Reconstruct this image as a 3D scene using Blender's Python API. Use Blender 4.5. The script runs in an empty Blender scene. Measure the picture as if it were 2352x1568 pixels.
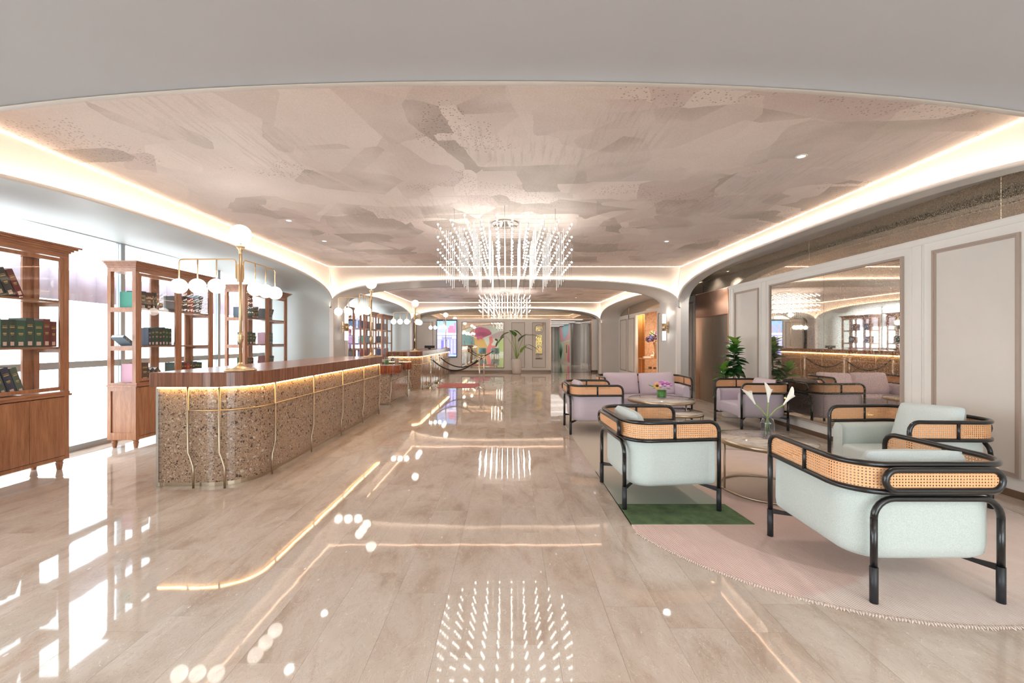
import bpy, bmesh, math, random
from mathutils import Vector, Matrix
PI = math.pi
rnd = random.Random(7)
S = bpy.context.scene
COL = S.collection

# ------------------------------------------------------------------ camera, world, exposure
cam_d = bpy.data.cameras.new('camera')
cam_d.sensor_width = 36.0
cam_d.lens = 36.0 * 955 / 2352
cam_d.shift_x = (1176 - 1168) / 2352
cam_d.shift_y = -(784 - 783) / 2352
cam_d.clip_start = 0.05; cam_d.clip_end = 200
cam = bpy.data.objects.new('camera', cam_d); COL.objects.link(cam)
cam.location = (0, 0, 1.5); cam.rotation_euler = (PI / 2, 0, 0)
S.camera = cam

def hexc(r, g, b):
    f = lambda c: (c / 255 / 12.92) if c / 255 <= 0.04045 else ((c / 255 + 0.055) / 1.055) ** 2.4
    return (f(r), f(g), f(b), 1.0)

W = bpy.data.worlds.new('world'); S.world = W; W.use_nodes = True
bg = W.node_tree.nodes['Background']
bg.inputs[0].default_value = (0.86, 0.94, 1.0, 1); bg.inputs[1].default_value = 4.2
S.view_settings.view_transform = 'Standard'; S.view_settings.look = 'None'
S.view_settings.exposure = 0.98; S.view_settings.gamma = 1.0
S.view_settings.use_curve_mapping = False
cy = S.cycles
cy.max_bounces = 7; cy.diffuse_bounces = 4; cy.glossy_bounces = 4; cy.transmission_bounces = 6
cy.transparent_max_bounces = 16; cy.caustics_reflective = False; cy.caustics_refractive = False
cy.sample_clamp_indirect = 6.0; cy.adaptive_threshold = 0.035; cy.use_denoising = True

def area(name, loc, rot, sx, sy, power, color=(1, 1, 1), portal=False):
    d = bpy.data.lights.new(name, 'AREA'); d.shape = 'RECTANGLE'; d.size = sx; d.size_y = sy
    d.energy = power; d.color = color
    if portal: d.cycles.is_portal = True
    o = bpy.data.objects.new(name, d); COL.objects.link(o); o.location = loc; o.rotation_euler = rot
    return o
# daylight comes in through the window wall (left) and the glazed entrance behind the camera
area('portal_left_front', (-6.1, 2.0, 1.55), (0, -PI / 2, 0), 3.0, 13.5, 1, portal=True)
area('portal_left_back', (-6.1, 15.2, 1.55), (0, -PI / 2, 0), 3.0, 8.0, 1, portal=True)
area('portal_entrance', (2.3, -5.15, 1.5), (PI / 2, 0, 0), 5.0, 2.9, 1, portal=True)
WARM = (1.0, 0.80, 0.62); WW = (1.0, 0.9, 0.8)
LED_COVE, LED_EDGE, LED_DESK, BEAD, GLOBE = 38.0, 9.0, 14.0, 14.0, 3.0
CHAND_P, DOWN_P = 42.0, 34.0

# ------------------------------------------------------------------ materials
class NT:
    def __init__(s, m): s.t = m.node_tree; s.n = s.t.nodes; s.l = s.t.links
    def new(s, typ, **kw):
        nd = s.n.new(typ)
        for k, v in kw.items(): setattr(nd, k, v)
        return nd
    def link(s, a, b): s.l.new(a, b)
    def math(s, op, a, b=None, clamp=False):
        nd = s.new('ShaderNodeMath', operation=op); nd.use_clamp = clamp
        for i, v in enumerate((a, b)):
            if v is None: continue
            if isinstance(v, (int, float)): nd.inputs[i].default_value = v
            else: s.link(v, nd.inputs[i])
        return nd.outputs[0]
    def ramp(s, fac, stops, interp='LINEAR'):
        nd = s.new('ShaderNodeValToRGB'); nd.color_ramp.interpolation = interp
        e = nd.color_ramp.elements
        while len(e) > 1: e.remove(e[0])
        e[0].position = stops[0][0]; e[0].color = stops[0][1]
        for p, c in stops[1:]:
            q = e.new(p); q.color = c
        s.link(fac, nd.inputs[0]); return nd.outputs[0]
    def mix(s, fac, a, b, mode='MIX'):
        nd = s.new('ShaderNodeMix', data_type='RGBA', blend_type=mode)
        for sock, v in ((nd.inputs[0], fac), (nd.inputs[6], a), (nd.inputs[7], b)):
            if isinstance(v, (int, float, tuple)): sock.default_value = v
            else: s.link(v, sock)
        return nd.outputs[2]
    def coords(s, kind='world', scale=(1, 1, 1), rot=(0, 0, 0), loc=(0, 0, 0)):
        if kind == 'world': o = s.new('ShaderNodeNewGeometry').outputs['Position']
        elif kind == 'uv': o = s.new('ShaderNodeTexCoord').outputs['UV']
        else: o = s.new('ShaderNodeTexCoord').outputs['Object']
        mp = s.new('ShaderNodeMapping'); mp.inputs['Scale'].default_value = scale
        mp.inputs['Rotation'].default_value = rot; mp.inputs['Location'].default_value = loc
        s.link(o, mp.inputs[0]); return mp.outputs[0]
    def noise(s, vec, scale, detail=3, rough=0.5, dist=0.0, out='Fac'):
        nd = s.new('ShaderNodeTexNoise'); nd.inputs['Scale'].default_value = scale
        nd.inputs['Detail'].default_value = detail; nd.inputs['Roughness'].default_value = rough
        nd.inputs['Distortion'].default_value = dist; s.link(vec, nd.inputs['Vector']); return nd.outputs[out]
    def vor(s, vec, scale, feature='F1', metric='EUCLIDEAN', rand=1.0):
        nd = s.new('ShaderNodeTexVoronoi', feature=feature)
        if feature != 'DISTANCE_TO_EDGE': nd.distance = metric
        nd.inputs['Scale'].default_value = scale; nd.inputs['Randomness'].default_value = rand
        s.link(vec, nd.inputs['Vector']); return nd
    def bump(s, h, strength, dist=0.01):
        nd = s.new('ShaderNodeBump'); nd.inputs['Strength'].default_value = strength
        nd.inputs['Distance'].default_value = dist; s.link(h, nd.inputs['Height'])
        s.link(nd.outputs[0], s.bsdf.inputs['Normal'])

def mat(name, col=(0.8, 0.8, 0.8, 1), rough=0.5, metal=0.0, emis=None, estr=0.0, **kw):
    m = bpy.data.materials.new(name); m.use_nodes = True
    t = NT(m); b = t.n['Principled BSDF']; t.bsdf = b
    b.inputs['Base Color'].default_value = col; b.inputs['Roughness'].default_value = rough
    b.inputs['Metallic'].default_value = metal
    if emis: b.inputs['Emission Color'].default_value = (*emis[:3], 1); b.inputs['Emission Strength'].default_value = estr
    for k, v in kw.items(): b.inputs[k.replace('_', ' ')].default_value = v
    m['nt'] = 1; return m, t

def simple(*a, **k): return mat(*a, **k)[0]

def plaster(name, col, rough=0.6, var=0.03):
    m, t = mat(name, col, rough)
    n = t.noise(t.coords(), 3.0, 4)
    c = t.ramp(n, [(0.3, tuple(c * (1 - var) for c in col[:3]) + (1,)), (0.7, tuple(min(1, c * (1 + var)) for c in col[:3]) + (1,))])
    t.link(c, t.bsdf.inputs['Base Color'])
    n2 = t.noise(t.coords(), 180, 2); t.bump(n2, 0.06, 0.002); return m

def wood(name, c1, c2, c3, scale=(1, 1, 1), rough=0.35, dirn='z'):
    m, t = mat(name, c1, rough)
    sc = {'z': (14, 14, 1.1), 'y': (14, 1.1, 14), 'x': (1.1, 14, 14)}[dirn]
    v = t.coords('object', tuple(a * b for a, b in zip(sc, scale)))
    n = t.noise(v, 1.6, 5, 0.6, 0.6)
    c = t.ramp(n, [(0.3, c1), (0.52, c2), (0.72, c3)])
    n2 = t.noise(v, 7.0, 3, 0.7)
    c = t.mix(0.35, c, t.ramp(n2, [(0.35, c1), (0.7, c3)]))
    t.link(c, t.bsdf.inputs['Base Color']); t.bump(n2, 0.08, 0.002); return m

M = {}
M['white'] = plaster('white_paint', hexc(232, 228, 222), 0.5, 0.01)
M['grey'] = plaster('grey_plaster', hexc(206, 204, 201), 0.45, 0.015)
M['soffit'] = plaster('pale_grey_soffit', hexc(200, 207, 206), 0.5, 0.01)
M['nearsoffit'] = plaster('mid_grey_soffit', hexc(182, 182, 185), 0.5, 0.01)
M['panelwhite'] = plaster('warm_white_panel', hexc(238, 235, 229), 0.45, 0.01)
M['panelgrey'] = plaster('greige_panel', hexc(222, 217, 210), 0.5, 0.02)
M['beige'] = simple('taupe_moulding', hexc(176, 160, 148), 0.4)
M['cove'] = simple('cove_white', hexc(240, 232, 226), 0.6)
M['baseb'] = simple('bronze_base', hexc(120, 98, 80), 0.3, 0.5)
M['brass'] = simple('satin_brass', hexc(208, 182, 144), 0.36, 1.0)
M['bronze'] = simple('brushed_bronze', hexc(192, 174, 150), 0.34, 1.0)
M['chrome'] = simple('polished_steel', hexc(214, 208, 202), 0.12, 1.0)
M['black'] = simple('black_lacquer', hexc(20, 19, 20), 0.28, 0.0, Coat_Weight=0.3)
M['sock'] = simple('black_leather', hexc(38, 38, 42), 0.45)
M['led'] = simple('led_strip', (1, 1, 1, 1), 0.5, 0, (1.0, 0.80, 0.60), LED_COVE)
M['led2'] = simple('led_edge', (1, 1, 1, 1), 0.5, 0, (1.0, 0.62, 0.40), LED_EDGE)
M['leddesk'] = simple('led_desk', (1, 1, 1, 1), 0.5, 0, (1.0, 0.67, 0.26), LED_DESK)
M['bead'] = simple('light_bead', (1, 1, 1, 1), 0.3, 0, (1.0, 0.94, 0.86), BEAD)
M['globe'] = simple('opal_globe', (1, 1, 1, 1), 0.3, 0, (1.0, 0.93, 0.82), GLOBE)
M['sconceglass'] = simple('frosted_tube', (1, 1, 1, 1), 0.3, 0, (1.0, 0.93, 0.84), 1.3)
M['wire'] = simple('fine_wire', hexc(170, 165, 160), 0.3, 0.8)
M['gold'] = simple('gilt', hexc(214, 178, 104), 0.25, 1.0)

def glassmat(name, col=(1, 1, 1, 1), refl=1.0):
    m = bpy.data.materials.new(name); m.use_nodes = True; t = NT(m); t.n.clear()
    out = t.new('ShaderNodeOutputMaterial'); tr = t.new('ShaderNodeBsdfTransparent'); tr.inputs[0].default_value = col
    gl = t.new('ShaderNodeBsdfGlossy'); gl.inputs['Roughness'].default_value = 0.02
    fr = t.new('ShaderNodeFresnel'); bf = t.new('ShaderNodeNewGeometry').outputs['Backfacing']
    t.link(t.math('SUBTRACT', 1.45, t.math('MULTIPLY', bf, 1.45 - 1 / 1.45)), fr.inputs[0])   # same reflectance on both faces of a pane
    mx = t.new('ShaderNodeMixShader'); f = t.math('MULTIPLY', fr.outputs[0], refl, True)
    t.link(f, mx.inputs[0]); t.link(tr.outputs[0], mx.inputs[1]); t.link(gl.outputs[0], mx.inputs[2])
    t.link(mx.outputs[0], out.inputs[0]); return m
M['glass'] = glassmat('clear_glass', (0.98, 0.99, 0.99, 1), 1.0)
M['vaseglass'] = glassmat('lilac_glass', (0.76, 0.76, 0.84, 1), 2.6)
M['jarglass'] = glassmat('jar_glass', (0.93, 0.95, 0.94, 1), 3.0)
M['rod'] = glassmat('acrylic_rod', (0.95, 0.94, 0.92, 1), 2.0)
def rodmat():
    m, t = mat('lit_acrylic', (0.9, 0.9, 0.9, 1), 0.15, 0, (1.0, 0.92, 0.84), 0.3); return m
M['rod'] = rodmat()

def cane(name, c1, c2):
    m, t = mat(name, c1, 0.45)
    uv = t.coords('uv')
    sep = t.new('ShaderNodeSeparateXYZ'); t.link(uv, sep.inputs[0])
    fu = t.math('SUBTRACT', t.math('FRACT', sep.outputs[0]), 0.5); fv = t.math('SUBTRACT', t.math('FRACT', sep.outputs[1]), 0.5)
    d = t.math('SQRT', t.math('ADD', t.math('MULTIPLY', fu, fu), t.math('MULTIPLY', fv, fv)))
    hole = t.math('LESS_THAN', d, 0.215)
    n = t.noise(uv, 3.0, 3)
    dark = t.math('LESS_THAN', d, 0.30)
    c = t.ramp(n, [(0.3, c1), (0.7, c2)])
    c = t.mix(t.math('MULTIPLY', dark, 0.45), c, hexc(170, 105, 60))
    t.link(c, t.bsdf.inputs['Base Color'])
    t.link(t.math('SUBTRACT', 1.0, hole), t.bsdf.inputs['Alpha'])
    dg = t.math('ABSOLUTE', t.math('SINE', t.math('MULTIPLY', t.math('ADD', sep.outputs[0], sep.outputs[1]), PI * 2)))
    t.bump(dg, 0.2, 0.002); return m
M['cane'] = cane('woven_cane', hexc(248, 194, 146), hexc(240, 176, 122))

def fabric(name, col):
    m, t = mat(name, col, 0.9); t.bsdf.inputs['Sheen Weight'].default_value = 0.25
    v = t.coords('object')
    n = t.noise(v, 260, 2, 0.6)
    c = t.ramp(n, [(0.3, tuple(c * 0.84 for c in col[:3]) + (1,)), (0.7, tuple(min(1, c * 1.12) for c in col[:3]) + (1,))])
    t.link(c, t.bsdf.inputs['Base Color']); t.bump(n, 0.25, 0.002); return m
M['mint'] = fabric('mint_wool', hexc(202, 212, 207)); M['lilac'] = fabric('lilac_wool', hexc(208, 197, 210))
M['mint2'] = fabric('mint_cushion', hexc(206, 217, 216)); M['lilac2'] = fabric('lilac_cushion', hexc(212, 195, 203))
M['teal'] = fabric('teal_velvet', hexc(110, 150, 158))

M['walnut'] = wood('walnut_top', hexc(92, 56, 42), hexc(138, 90, 68), hexc(170, 118, 92), (1, 1, 0.5), 0.22)
M['teak'] = wood('teak_wood', hexc(134, 84, 56), hexc(166, 112, 78), hexc(190, 138, 102), (1, 1, 1), 0.32)
M['teaky'] = wood('teak_wood_long', hexc(132, 82, 56), hexc(166, 112, 80), hexc(192, 140, 106), (1, 1, 1), 0.32, 'y')
M['flute'] = wood('red_walnut', hexc(130, 62, 38), hexc(168, 88, 54), hexc(190, 110, 72), (1, 1, 1), 0.25)

def terrazzo(name):
    m, t = mat(name, hexc(170, 145, 125), 0.16)
    v = t.coords('world')
    nz = t.noise(v, 12, 2, 0.5, 0, 'Color'); vv = t.mix(0.012, v, nz)
    def ly(scale, stops, th):
        a = t.vor(vv, scale); e = t.vor(vv, scale, 'DISTANCE_TO_EDGE')
        sep = t.new('ShaderNodeSeparateColor'); t.link(a.outputs['Color'], sep.inputs[0])
        col = t.ramp(sep.outputs[0], stops, 'CONSTANT')
        has = t.math('GREATER_THAN', sep.outputs[1], th)
        m_ = t.math('MULTIPLY', t.math('GREATER_THAN', e.outputs['Distance'], 0.09), has)
        return col, m_
    base = t.ramp(t.noise(v, 60, 4, 0.7), [(0.3, hexc(150, 118, 94)), (0.7, hexc(188, 156, 128))])
    c3, m3 = ly(150, [(0, hexc(112, 88, 72)), (0.2, hexc(152, 126, 106)), (0.45, hexc(182, 158, 136)), (0.7, hexc(164, 136, 112)), (0.9, hexc(204, 186, 166))], 0.25)
    c2, m2 = ly(75, [(0, hexc(88, 68, 58)), (0.2, hexc(150, 126, 108)), (0.5, hexc(180, 158, 138)), (0.75, hexc(124, 98, 80)), (0.9, hexc(206, 190, 172))], 0.6)
    c1, m1 = ly(40, [(0, hexc(74, 58, 52)), (0.35, hexc(148, 126, 112)), (0.6, hexc(206, 190, 174)), (0.78, hexc(96, 76, 66))], 0.85)
    c = t.mix(m3, base, c3); c = t.mix(m2, c, c2); c = t.mix(m1, c, c1)
    t.link(c, t.bsdf.inputs['Base Color']); return m
M['terrazzo'] = terrazzo('brown_terrazzo')

def marble_floor(name, island):
    m, t = mat(name, hexc(214, 200, 186), 0.035)
    if island: r = t.new('ShaderNodeNewGeometry').outputs['Random Per Island']
    else: r = t.new('ShaderNodeObjectInfo').outputs['Random']
    pos = t.new('ShaderNodeNewGeometry').outputs['Position']
    off = t.new('ShaderNodeCombineXYZ'); t.link(t.math('MULTIPLY', r, 37.0), off.inputs[0]); t.link(t.math('MULTIPLY', r, 91.0), off.inputs[1])
    va = t.new('ShaderNodeVectorMath', operation='ADD'); t.link(pos, va.inputs[0]); t.link(off.outputs[0], va.inputs[1])
    v = va.outputs[0]
    mp = t.new('ShaderNodeMapping'); mp.inputs['Rotation'].default_value = (0, 0, 0.5); mp.inputs['Scale'].default_value = (1.5, 0.7, 1)
    t.link(v, mp.inputs[0]); w = mp.outputs[0]
    n = t.noise(w, 2.2, 8, 0.62, 0.7)
    c = t.ramp(n, [(0.28, hexc(172, 152, 136)), (0.46, hexc(196, 181, 167)), (0.6, hexc(205, 192, 180)), (0.75, hexc(184, 163, 146))])
    n1 = t.noise(w, 9, 6, 0.7, 1.5)
    crack = t.math('LESS_THAN', t.math('ABSOLUTE', t.math('SUBTRACT', n1, 0.52)), 0.006)
    c = t.mix(t.math('MULTIPLY', crack, 0.45), c, hexc(150, 128, 112))
    n2 = t.noise(w, 4.2, 5, 0.6, 2.2)
    vein = t.math('LESS_THAN', t.math('ABSOLUTE', t.math('SUBTRACT', n2, 0.5)), 0.0022)
    c = t.mix(t.math('MULTIPLY', vein, 0.6), c, hexc(236, 228, 220))
    sp = t.vor(w, 7); has = t.math('LESS_THAN', sp.outputs['Distance'], 0.07)
    nn = t.noise(w, 30, 3)
    has = t.math('MULTIPLY', has, t.math('GREATER_THAN', nn, 0.52))
    c = t.mix(t.math('MULTIPLY', has, 0.8), c, hexc(240, 236, 230))
    t.link(c, t.new('ShaderNodeHueSaturation').inputs['Color'])
    hs = t.n[-1]; t.link(t.math('ADD', t.math('MULTIPLY', r, 0.05), 0.97), hs.inputs['Value'])
    t.link(hs.outputs[0], t.bsdf.inputs['Base Color'])
    t.bsdf.inputs['Specular IOR Level'].default_value = 0.5
    wv = t.noise(pos, 2.2, 2); t.bump(wv, 0.035, 0.02); return m
M['floor_tile'] = marble_floor('polished_marble', False); M['floor_far'] = marble_floor('polished_marble_joined', True)
M['grout'] = simple('floor_joint', hexc(186, 170, 155), 0.3)

def ceil_mat():
    m, t = mat('brushed_wallcovering', hexc(200, 182, 174), 0.55)
    v0 = t.coords('world')
    def patches(sx, sy, rot, scale, seed, th):
        v = t.coords('world', (sx, sy, 0.0), (0, 0, rot), (seed, seed * 1.7, 0))
        nz = t.noise(v, 1.3, 5, 0.6, 0, 'Color'); vv = t.mix(0.09, v, nz)
        a = t.vor(vv, scale, 'F1', 'CHEBYCHEV', 0.9)
        sep = t.new('ShaderNodeSeparateColor'); t.link(a.outputs['Color'], sep.inputs[0])
        return sep.outputs[0], t.math('GREATER_THAN', sep.outputs[1], th), a.outputs['Distance']
    base = t.ramp(t.noise(v0, 0.8, 5, 0.6), [(0.3, hexc(224, 214, 210)), (0.7, hexc(238, 229, 224))])
    c = base
    for (sx, sy, rot, sc, seed, th) in ((1, .7, 0.3, 0.9, 3.0, 0.25), (.9, 1.5, -0.45, 1.0, 11.0, 0.42), (1.5, .8, 0.7, 1.2, 23.0, 0.55), (.8, 1.3, 0.12, 1.5, 31.0, 0.7)):
        f, has, dist = patches(sx, sy, rot, sc, seed, th)
        col = t.ramp(f, [(0, hexc(180, 169, 162)), (0.16, hexc(230, 218, 213)), (0.4, hexc(212, 197, 194)), (0.58, hexc(242, 231, 225)), (0.8, hexc(186, 180, 171)), (0.9, hexc(218, 208, 205))], 'CONSTANT')
        fade = t.math('MULTIPLY', has, t.ramp(t.noise(v0, 0.9, 3, 0.5, 0.4), [(0.36, (0.1, 0.1, 0.1, 1)), (0.6, (0.9, 0.9, 0.9, 1))]))
        c = t.mix(fade, c, col)
    # dark speckles in clusters and dry-brush streaks
    sp = t.vor(v0, 34); n = t.noise(v0, 0.9, 2)
    spk = t.math('MULTIPLY', t.math('LESS_THAN', sp.outputs['Distance'], 0.26), t.math('GREATER_THAN', n, 0.585))
    c = t.mix(t.math('MULTIPLY', spk, 0.55), c, hexc(112, 92, 84))
    st = t.noise(t.coords('world', (30, 2.2, 1), (0, 0, 0.5)), 1.0, 3, 0.6)
    stm = t.math('MULTIPLY', t.ramp(st, [(0.5, (0, 0, 0, 1)), (0.62, (1, 1, 1, 1))]), t.ramp(t.noise(v0, 0.6, 2), [(0.5, (0, 0, 0, 1)), (0.6, (0.2, 0.2, 0.2, 1))]))
    c = t.mix(stm, c, hexc(150, 136, 130))
    gr = t.noise(v0, 90, 2); c = t.mix(0.12, c, t.ramp(gr, [(0.35, hexc(140, 120, 112)), (0.65, hexc(240, 224, 214))]))
    t.link(c, t.bsdf.inputs['Base Color']); t.bump(gr, 0.15, 0.003); return m
M['ceil'] = ceil_mat()

def mirror_mat(name, amt, tint, size=420):
    m, t = mat(name, tint, 0.03, 1.0)
    v = t.coords('world')
    vo = t.vor(v, size); sp_ = t.new('ShaderNodeSeparateColor'); t.link(vo.outputs['Color'], sp_.inputs[0])
    f = t.math('MULTIPLY', t.math('GREATER_THAN', sp_.outputs[0], 1 - amt), t.ramp(vo.outputs['Distance'], [(0.3, (1, 1, 1, 1)), (0.6, (0, 0, 0, 1))]))
    c = t.mix(f, tint, hexc(172, 156, 132)); t.link(c, t.bsdf.inputs['Base Color'])
    t.link(t.math('ADD', t.math('MULTIPLY', f, 0.35), 0.02), t.bsdf.inputs['Roughness'])
    t.link(t.math('SUBTRACT', 1.0, t.math('MULTIPLY', f, 0.6)), t.bsdf.inputs['Metallic']); return m
M['mirror'] = mirror_mat('antiqued_mirror', 0.40, hexc(238, 229, 216), 130)
M['mirror2'] = mirror_mat('speckled_mirror_band', 0.8, hexc(222, 208, 192), 130)
M['mirrorclear'] = mirror_mat('bronzed_mirror', 0.12, hexc(220, 212, 200), 130)
def brushed(name, col, ax):
    m, t = mat(name, col, 0.3, 1.0)
    n = t.noise(t.coords('world', ax), 3.0, 3)
    c = t.ramp(n, [(0.3, tuple(c * 0.85 for c in col[:3]) + (1,)), (0.7, tuple(min(1, c * 1.1) for c in col[:3]) + (1,))])
    t.link(c, t.bsdf.inputs['Base Color']); t.bump(n, 0.05, 0.002); return m
M['steel'] = brushed('brushed_bronze_steel', hexc(196, 180, 164), (60, 60, 1))
M['copper'] = simple('polished_copper', hexc(226, 184, 158), 0.32, 1.0)
M['goldpanel'] = brushed('brushed_gold_panel', hexc(205, 150, 92), (1, 1, 60))
def stone():
    m, t = mat('travertine', hexc(200, 160, 130), 0.5)
    c = t.ramp(t.noise(t.coords(), 9, 6, 0.7, 1.2), [(0.3, hexc(176, 132, 104)), (0.5, hexc(206, 166, 136)), (0.7, hexc(226, 196, 168))])
    t.link(c, t.bsdf.inputs['Base Color']); return m
M['stone'] = stone()
def tabletop():
    m, t = mat('grey_marble_top', hexc(200, 192, 184), 0.06)
    v = t.coords('world', (1, 2.2, 1), (0, 0, 0.6))
    c = t.ramp(t.noise(v, 3.2, 7, 0.65, 1.6), [(0.3, hexc(150, 142, 132)), (0.45, hexc(206, 196, 186)), (0.58, hexc(222, 214, 204)), (0.66, hexc(176, 164, 150)), (0.8, hexc(214, 206, 198))])
    t.link(c, t.bsdf.inputs['Base Color']); return m
M['tabletop'] = tabletop()
def rug_rib():
    m, t = mat('ribbed_pink_wool', hexc(222, 196, 188), 0.95)
    v = t.coords('world', (1, 1, 1), (0, 0, -0.26))
    wv = t.new('ShaderNodeTexWave'); wv.wave_type = 'BANDS'; wv.bands_direction = 'X'; wv.inputs['Scale'].default_value = 18.0
    wv.inputs['Distortion'].default_value = 0.15; t.link(v, wv.inputs[0])
    # woven colour fields: pale rim, rose field, brown lens (a dyed pattern)
    pos = t.coords('world')
    def disc(x, y, r, soft=0.02):
        s = t.new('ShaderNodeVectorMath', operation='DISTANCE'); t.link(pos, s.inputs[0]); s.inputs[1].default_value = (x, y, 0.012)
        return t.ramp(t.math('DIVIDE', s.outputs['Value'], r), [(1 - soft, (1, 1, 1, 1)), (1.0, (0, 0, 0, 1))])
    n = t.noise(pos, 5, 4, 0.6)
    pale = t.ramp(n, [(0.3, hexc(230, 212, 205)), (0.7, hexc(238, 223, 215))]); rose = t.ramp(n, [(0.3, hexc(226, 196, 188)), (0.7, hexc(234, 208, 200))])
    c = t.mix(disc(1.45, 3.95, 1.56), pale, rose)
    c = t.mix(t.math('MULTIPLY', disc(1.45, 3.95, 1.56), t.math('MULTIPLY', disc(2.55, 3.55, 0.98), 0.75)), c, hexc(198, 172, 162))
    c = t.mix(disc(2.35, 4.75, 0.85, 0.5), c, hexc(236, 214, 194))
    c = t.mix(t.math('MULTIPLY', t.ramp(wv.outputs[0], [(0.0, (1, 1, 1, 1)), (0.35, (0, 0, 0, 1))]), 0.42), c, hexc(160, 132, 122))
    t.link(c, t.bsdf.inputs['Base Color']); t.bump(wv.outputs[0], 0.7, 0.004); return m
M['rugpink'] = rug_rib()
def pile(name, a, b, sc=14):
    m, t = mat(name, a, 0.95)
    v = t.coords('world'); n = t.noise(v, sc, 5, 0.65); n2 = t.noise(v, 320, 2)
    c = t.ramp(n, [(0.32, a), (0.66, b)]); c = t.mix(0.3, c, t.ramp(n2, [(0.35, a), (0.65, b)]))
    t.link(c, t.bsdf.inputs['Base Color']); t.bump(n2, 0.5, 0.004); return m
M['ruggreen'] = pile('green_pile', hexc(52, 72, 46), hexc(98, 122, 80), 9)
M['rugfringe'] = simple('pale_fringe', hexc(226, 208, 196), 0.9)
def rug_grey():
    m, t = mat('grey_cream_pile', hexc(190, 182, 170), 0.95)
    pos = t.coords('world'); sep = t.new('ShaderNodeSeparateXYZ'); t.link(pos, sep.inputs[0])
    f = t.math('DIVIDE', t.math('SUBTRACT', sep.outputs[1], 3.78), 3.0, True)
    n2 = t.noise(pos, 300, 2)
    c = t.ramp(f, [(0.0, hexc(160, 166, 152)), (0.12, hexc(176, 176, 164)), (0.3, hexc(196, 186, 172)), (0.6, hexc(206, 194, 180)), (1, hexc(200, 190, 178))])
    c = t.mix(t.ramp(n2, [(0.35, (0.25, 0.25, 0.25, 1)), (0.6, (0, 0, 0, 1))]), c, hexc(120, 122, 110))
    t.link(c, t.bsdf.inputs['Base Color']); t.bump(n2, 0.5, 0.004); return m
M['ruggrey'] = rug_grey()
M['ruggreen2'] = pile('olive_pile', hexc(92, 98, 74), hexc(130, 132, 104), 9)
M['mat'] = pile('rose_mat', hexc(176, 104, 108), hexc(200, 132, 134), 6)
M['ropeblack'] = simple('black_velvet_rope', hexc(28, 22, 26), 0.7)
M['leafd'] = simple('leaf_dark', hexc(44, 84, 40), 0.35); M['leafm'] = simple('leaf_mid', hexc(78, 136, 52), 0.35)
M['leafl'] = simple('leaf_light', hexc(142, 186, 78), 0.4); M['stem'] = simple('stem_green', hexc(150, 176, 96), 0.5)
M['bark'] = simple('bark', hexc(150, 140, 122), 0.7)
M['calla'] = simple('calla_white', hexc(246, 242, 230), 0.45, Subsurface_Weight=0.0)
M['pot'] = plaster('stone_pot', hexc(218, 212, 206), 0.5, 0.06)
M['paper'] = simple('page_edges', hexc(228, 218, 200), 0.8)
M['sticker'] = simple('spine_sticker', hexc(244, 206, 190), 0.6)
M['goldfoil'] = simple('gold_foil', hexc(196, 170, 110), 0.4, 0.6)
M['mauve'] = simple('mauve_awning_cloth', hexc(214, 200, 218), 0.8)
M['alu'] = simple('window_aluminium', hexc(164, 176, 182), 0.4, 0.2)
M['dark'] = simple('dark_plastic', hexc(30, 30, 34), 0.4)
M['darkwall'] = simple('dark_bronze_wall', hexc(110, 100, 92), 0.35, 0.4)

BOOKC = {'dark green': hexc(46, 66, 54), 'deep green': hexc(38, 84, 60), 'teal green': hexc(74, 152, 132), 'maroon': hexc(118, 48, 44), 'navy': hexc(48, 60, 84),
         'brown': hexc(96, 66, 54), 'red': hexc(190, 56, 44), 'grey-green': hexc(84, 104, 92), 'pale pink': hexc(214, 168, 188), 'charcoal': hexc(58, 56, 56), 'slate blue': hexc(104, 122, 134)}
for k, c in BOOKC.items(): M['book_' + k] = simple('book_cloth_' + k.replace(' ', '_'), c, 0.6)

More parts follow.
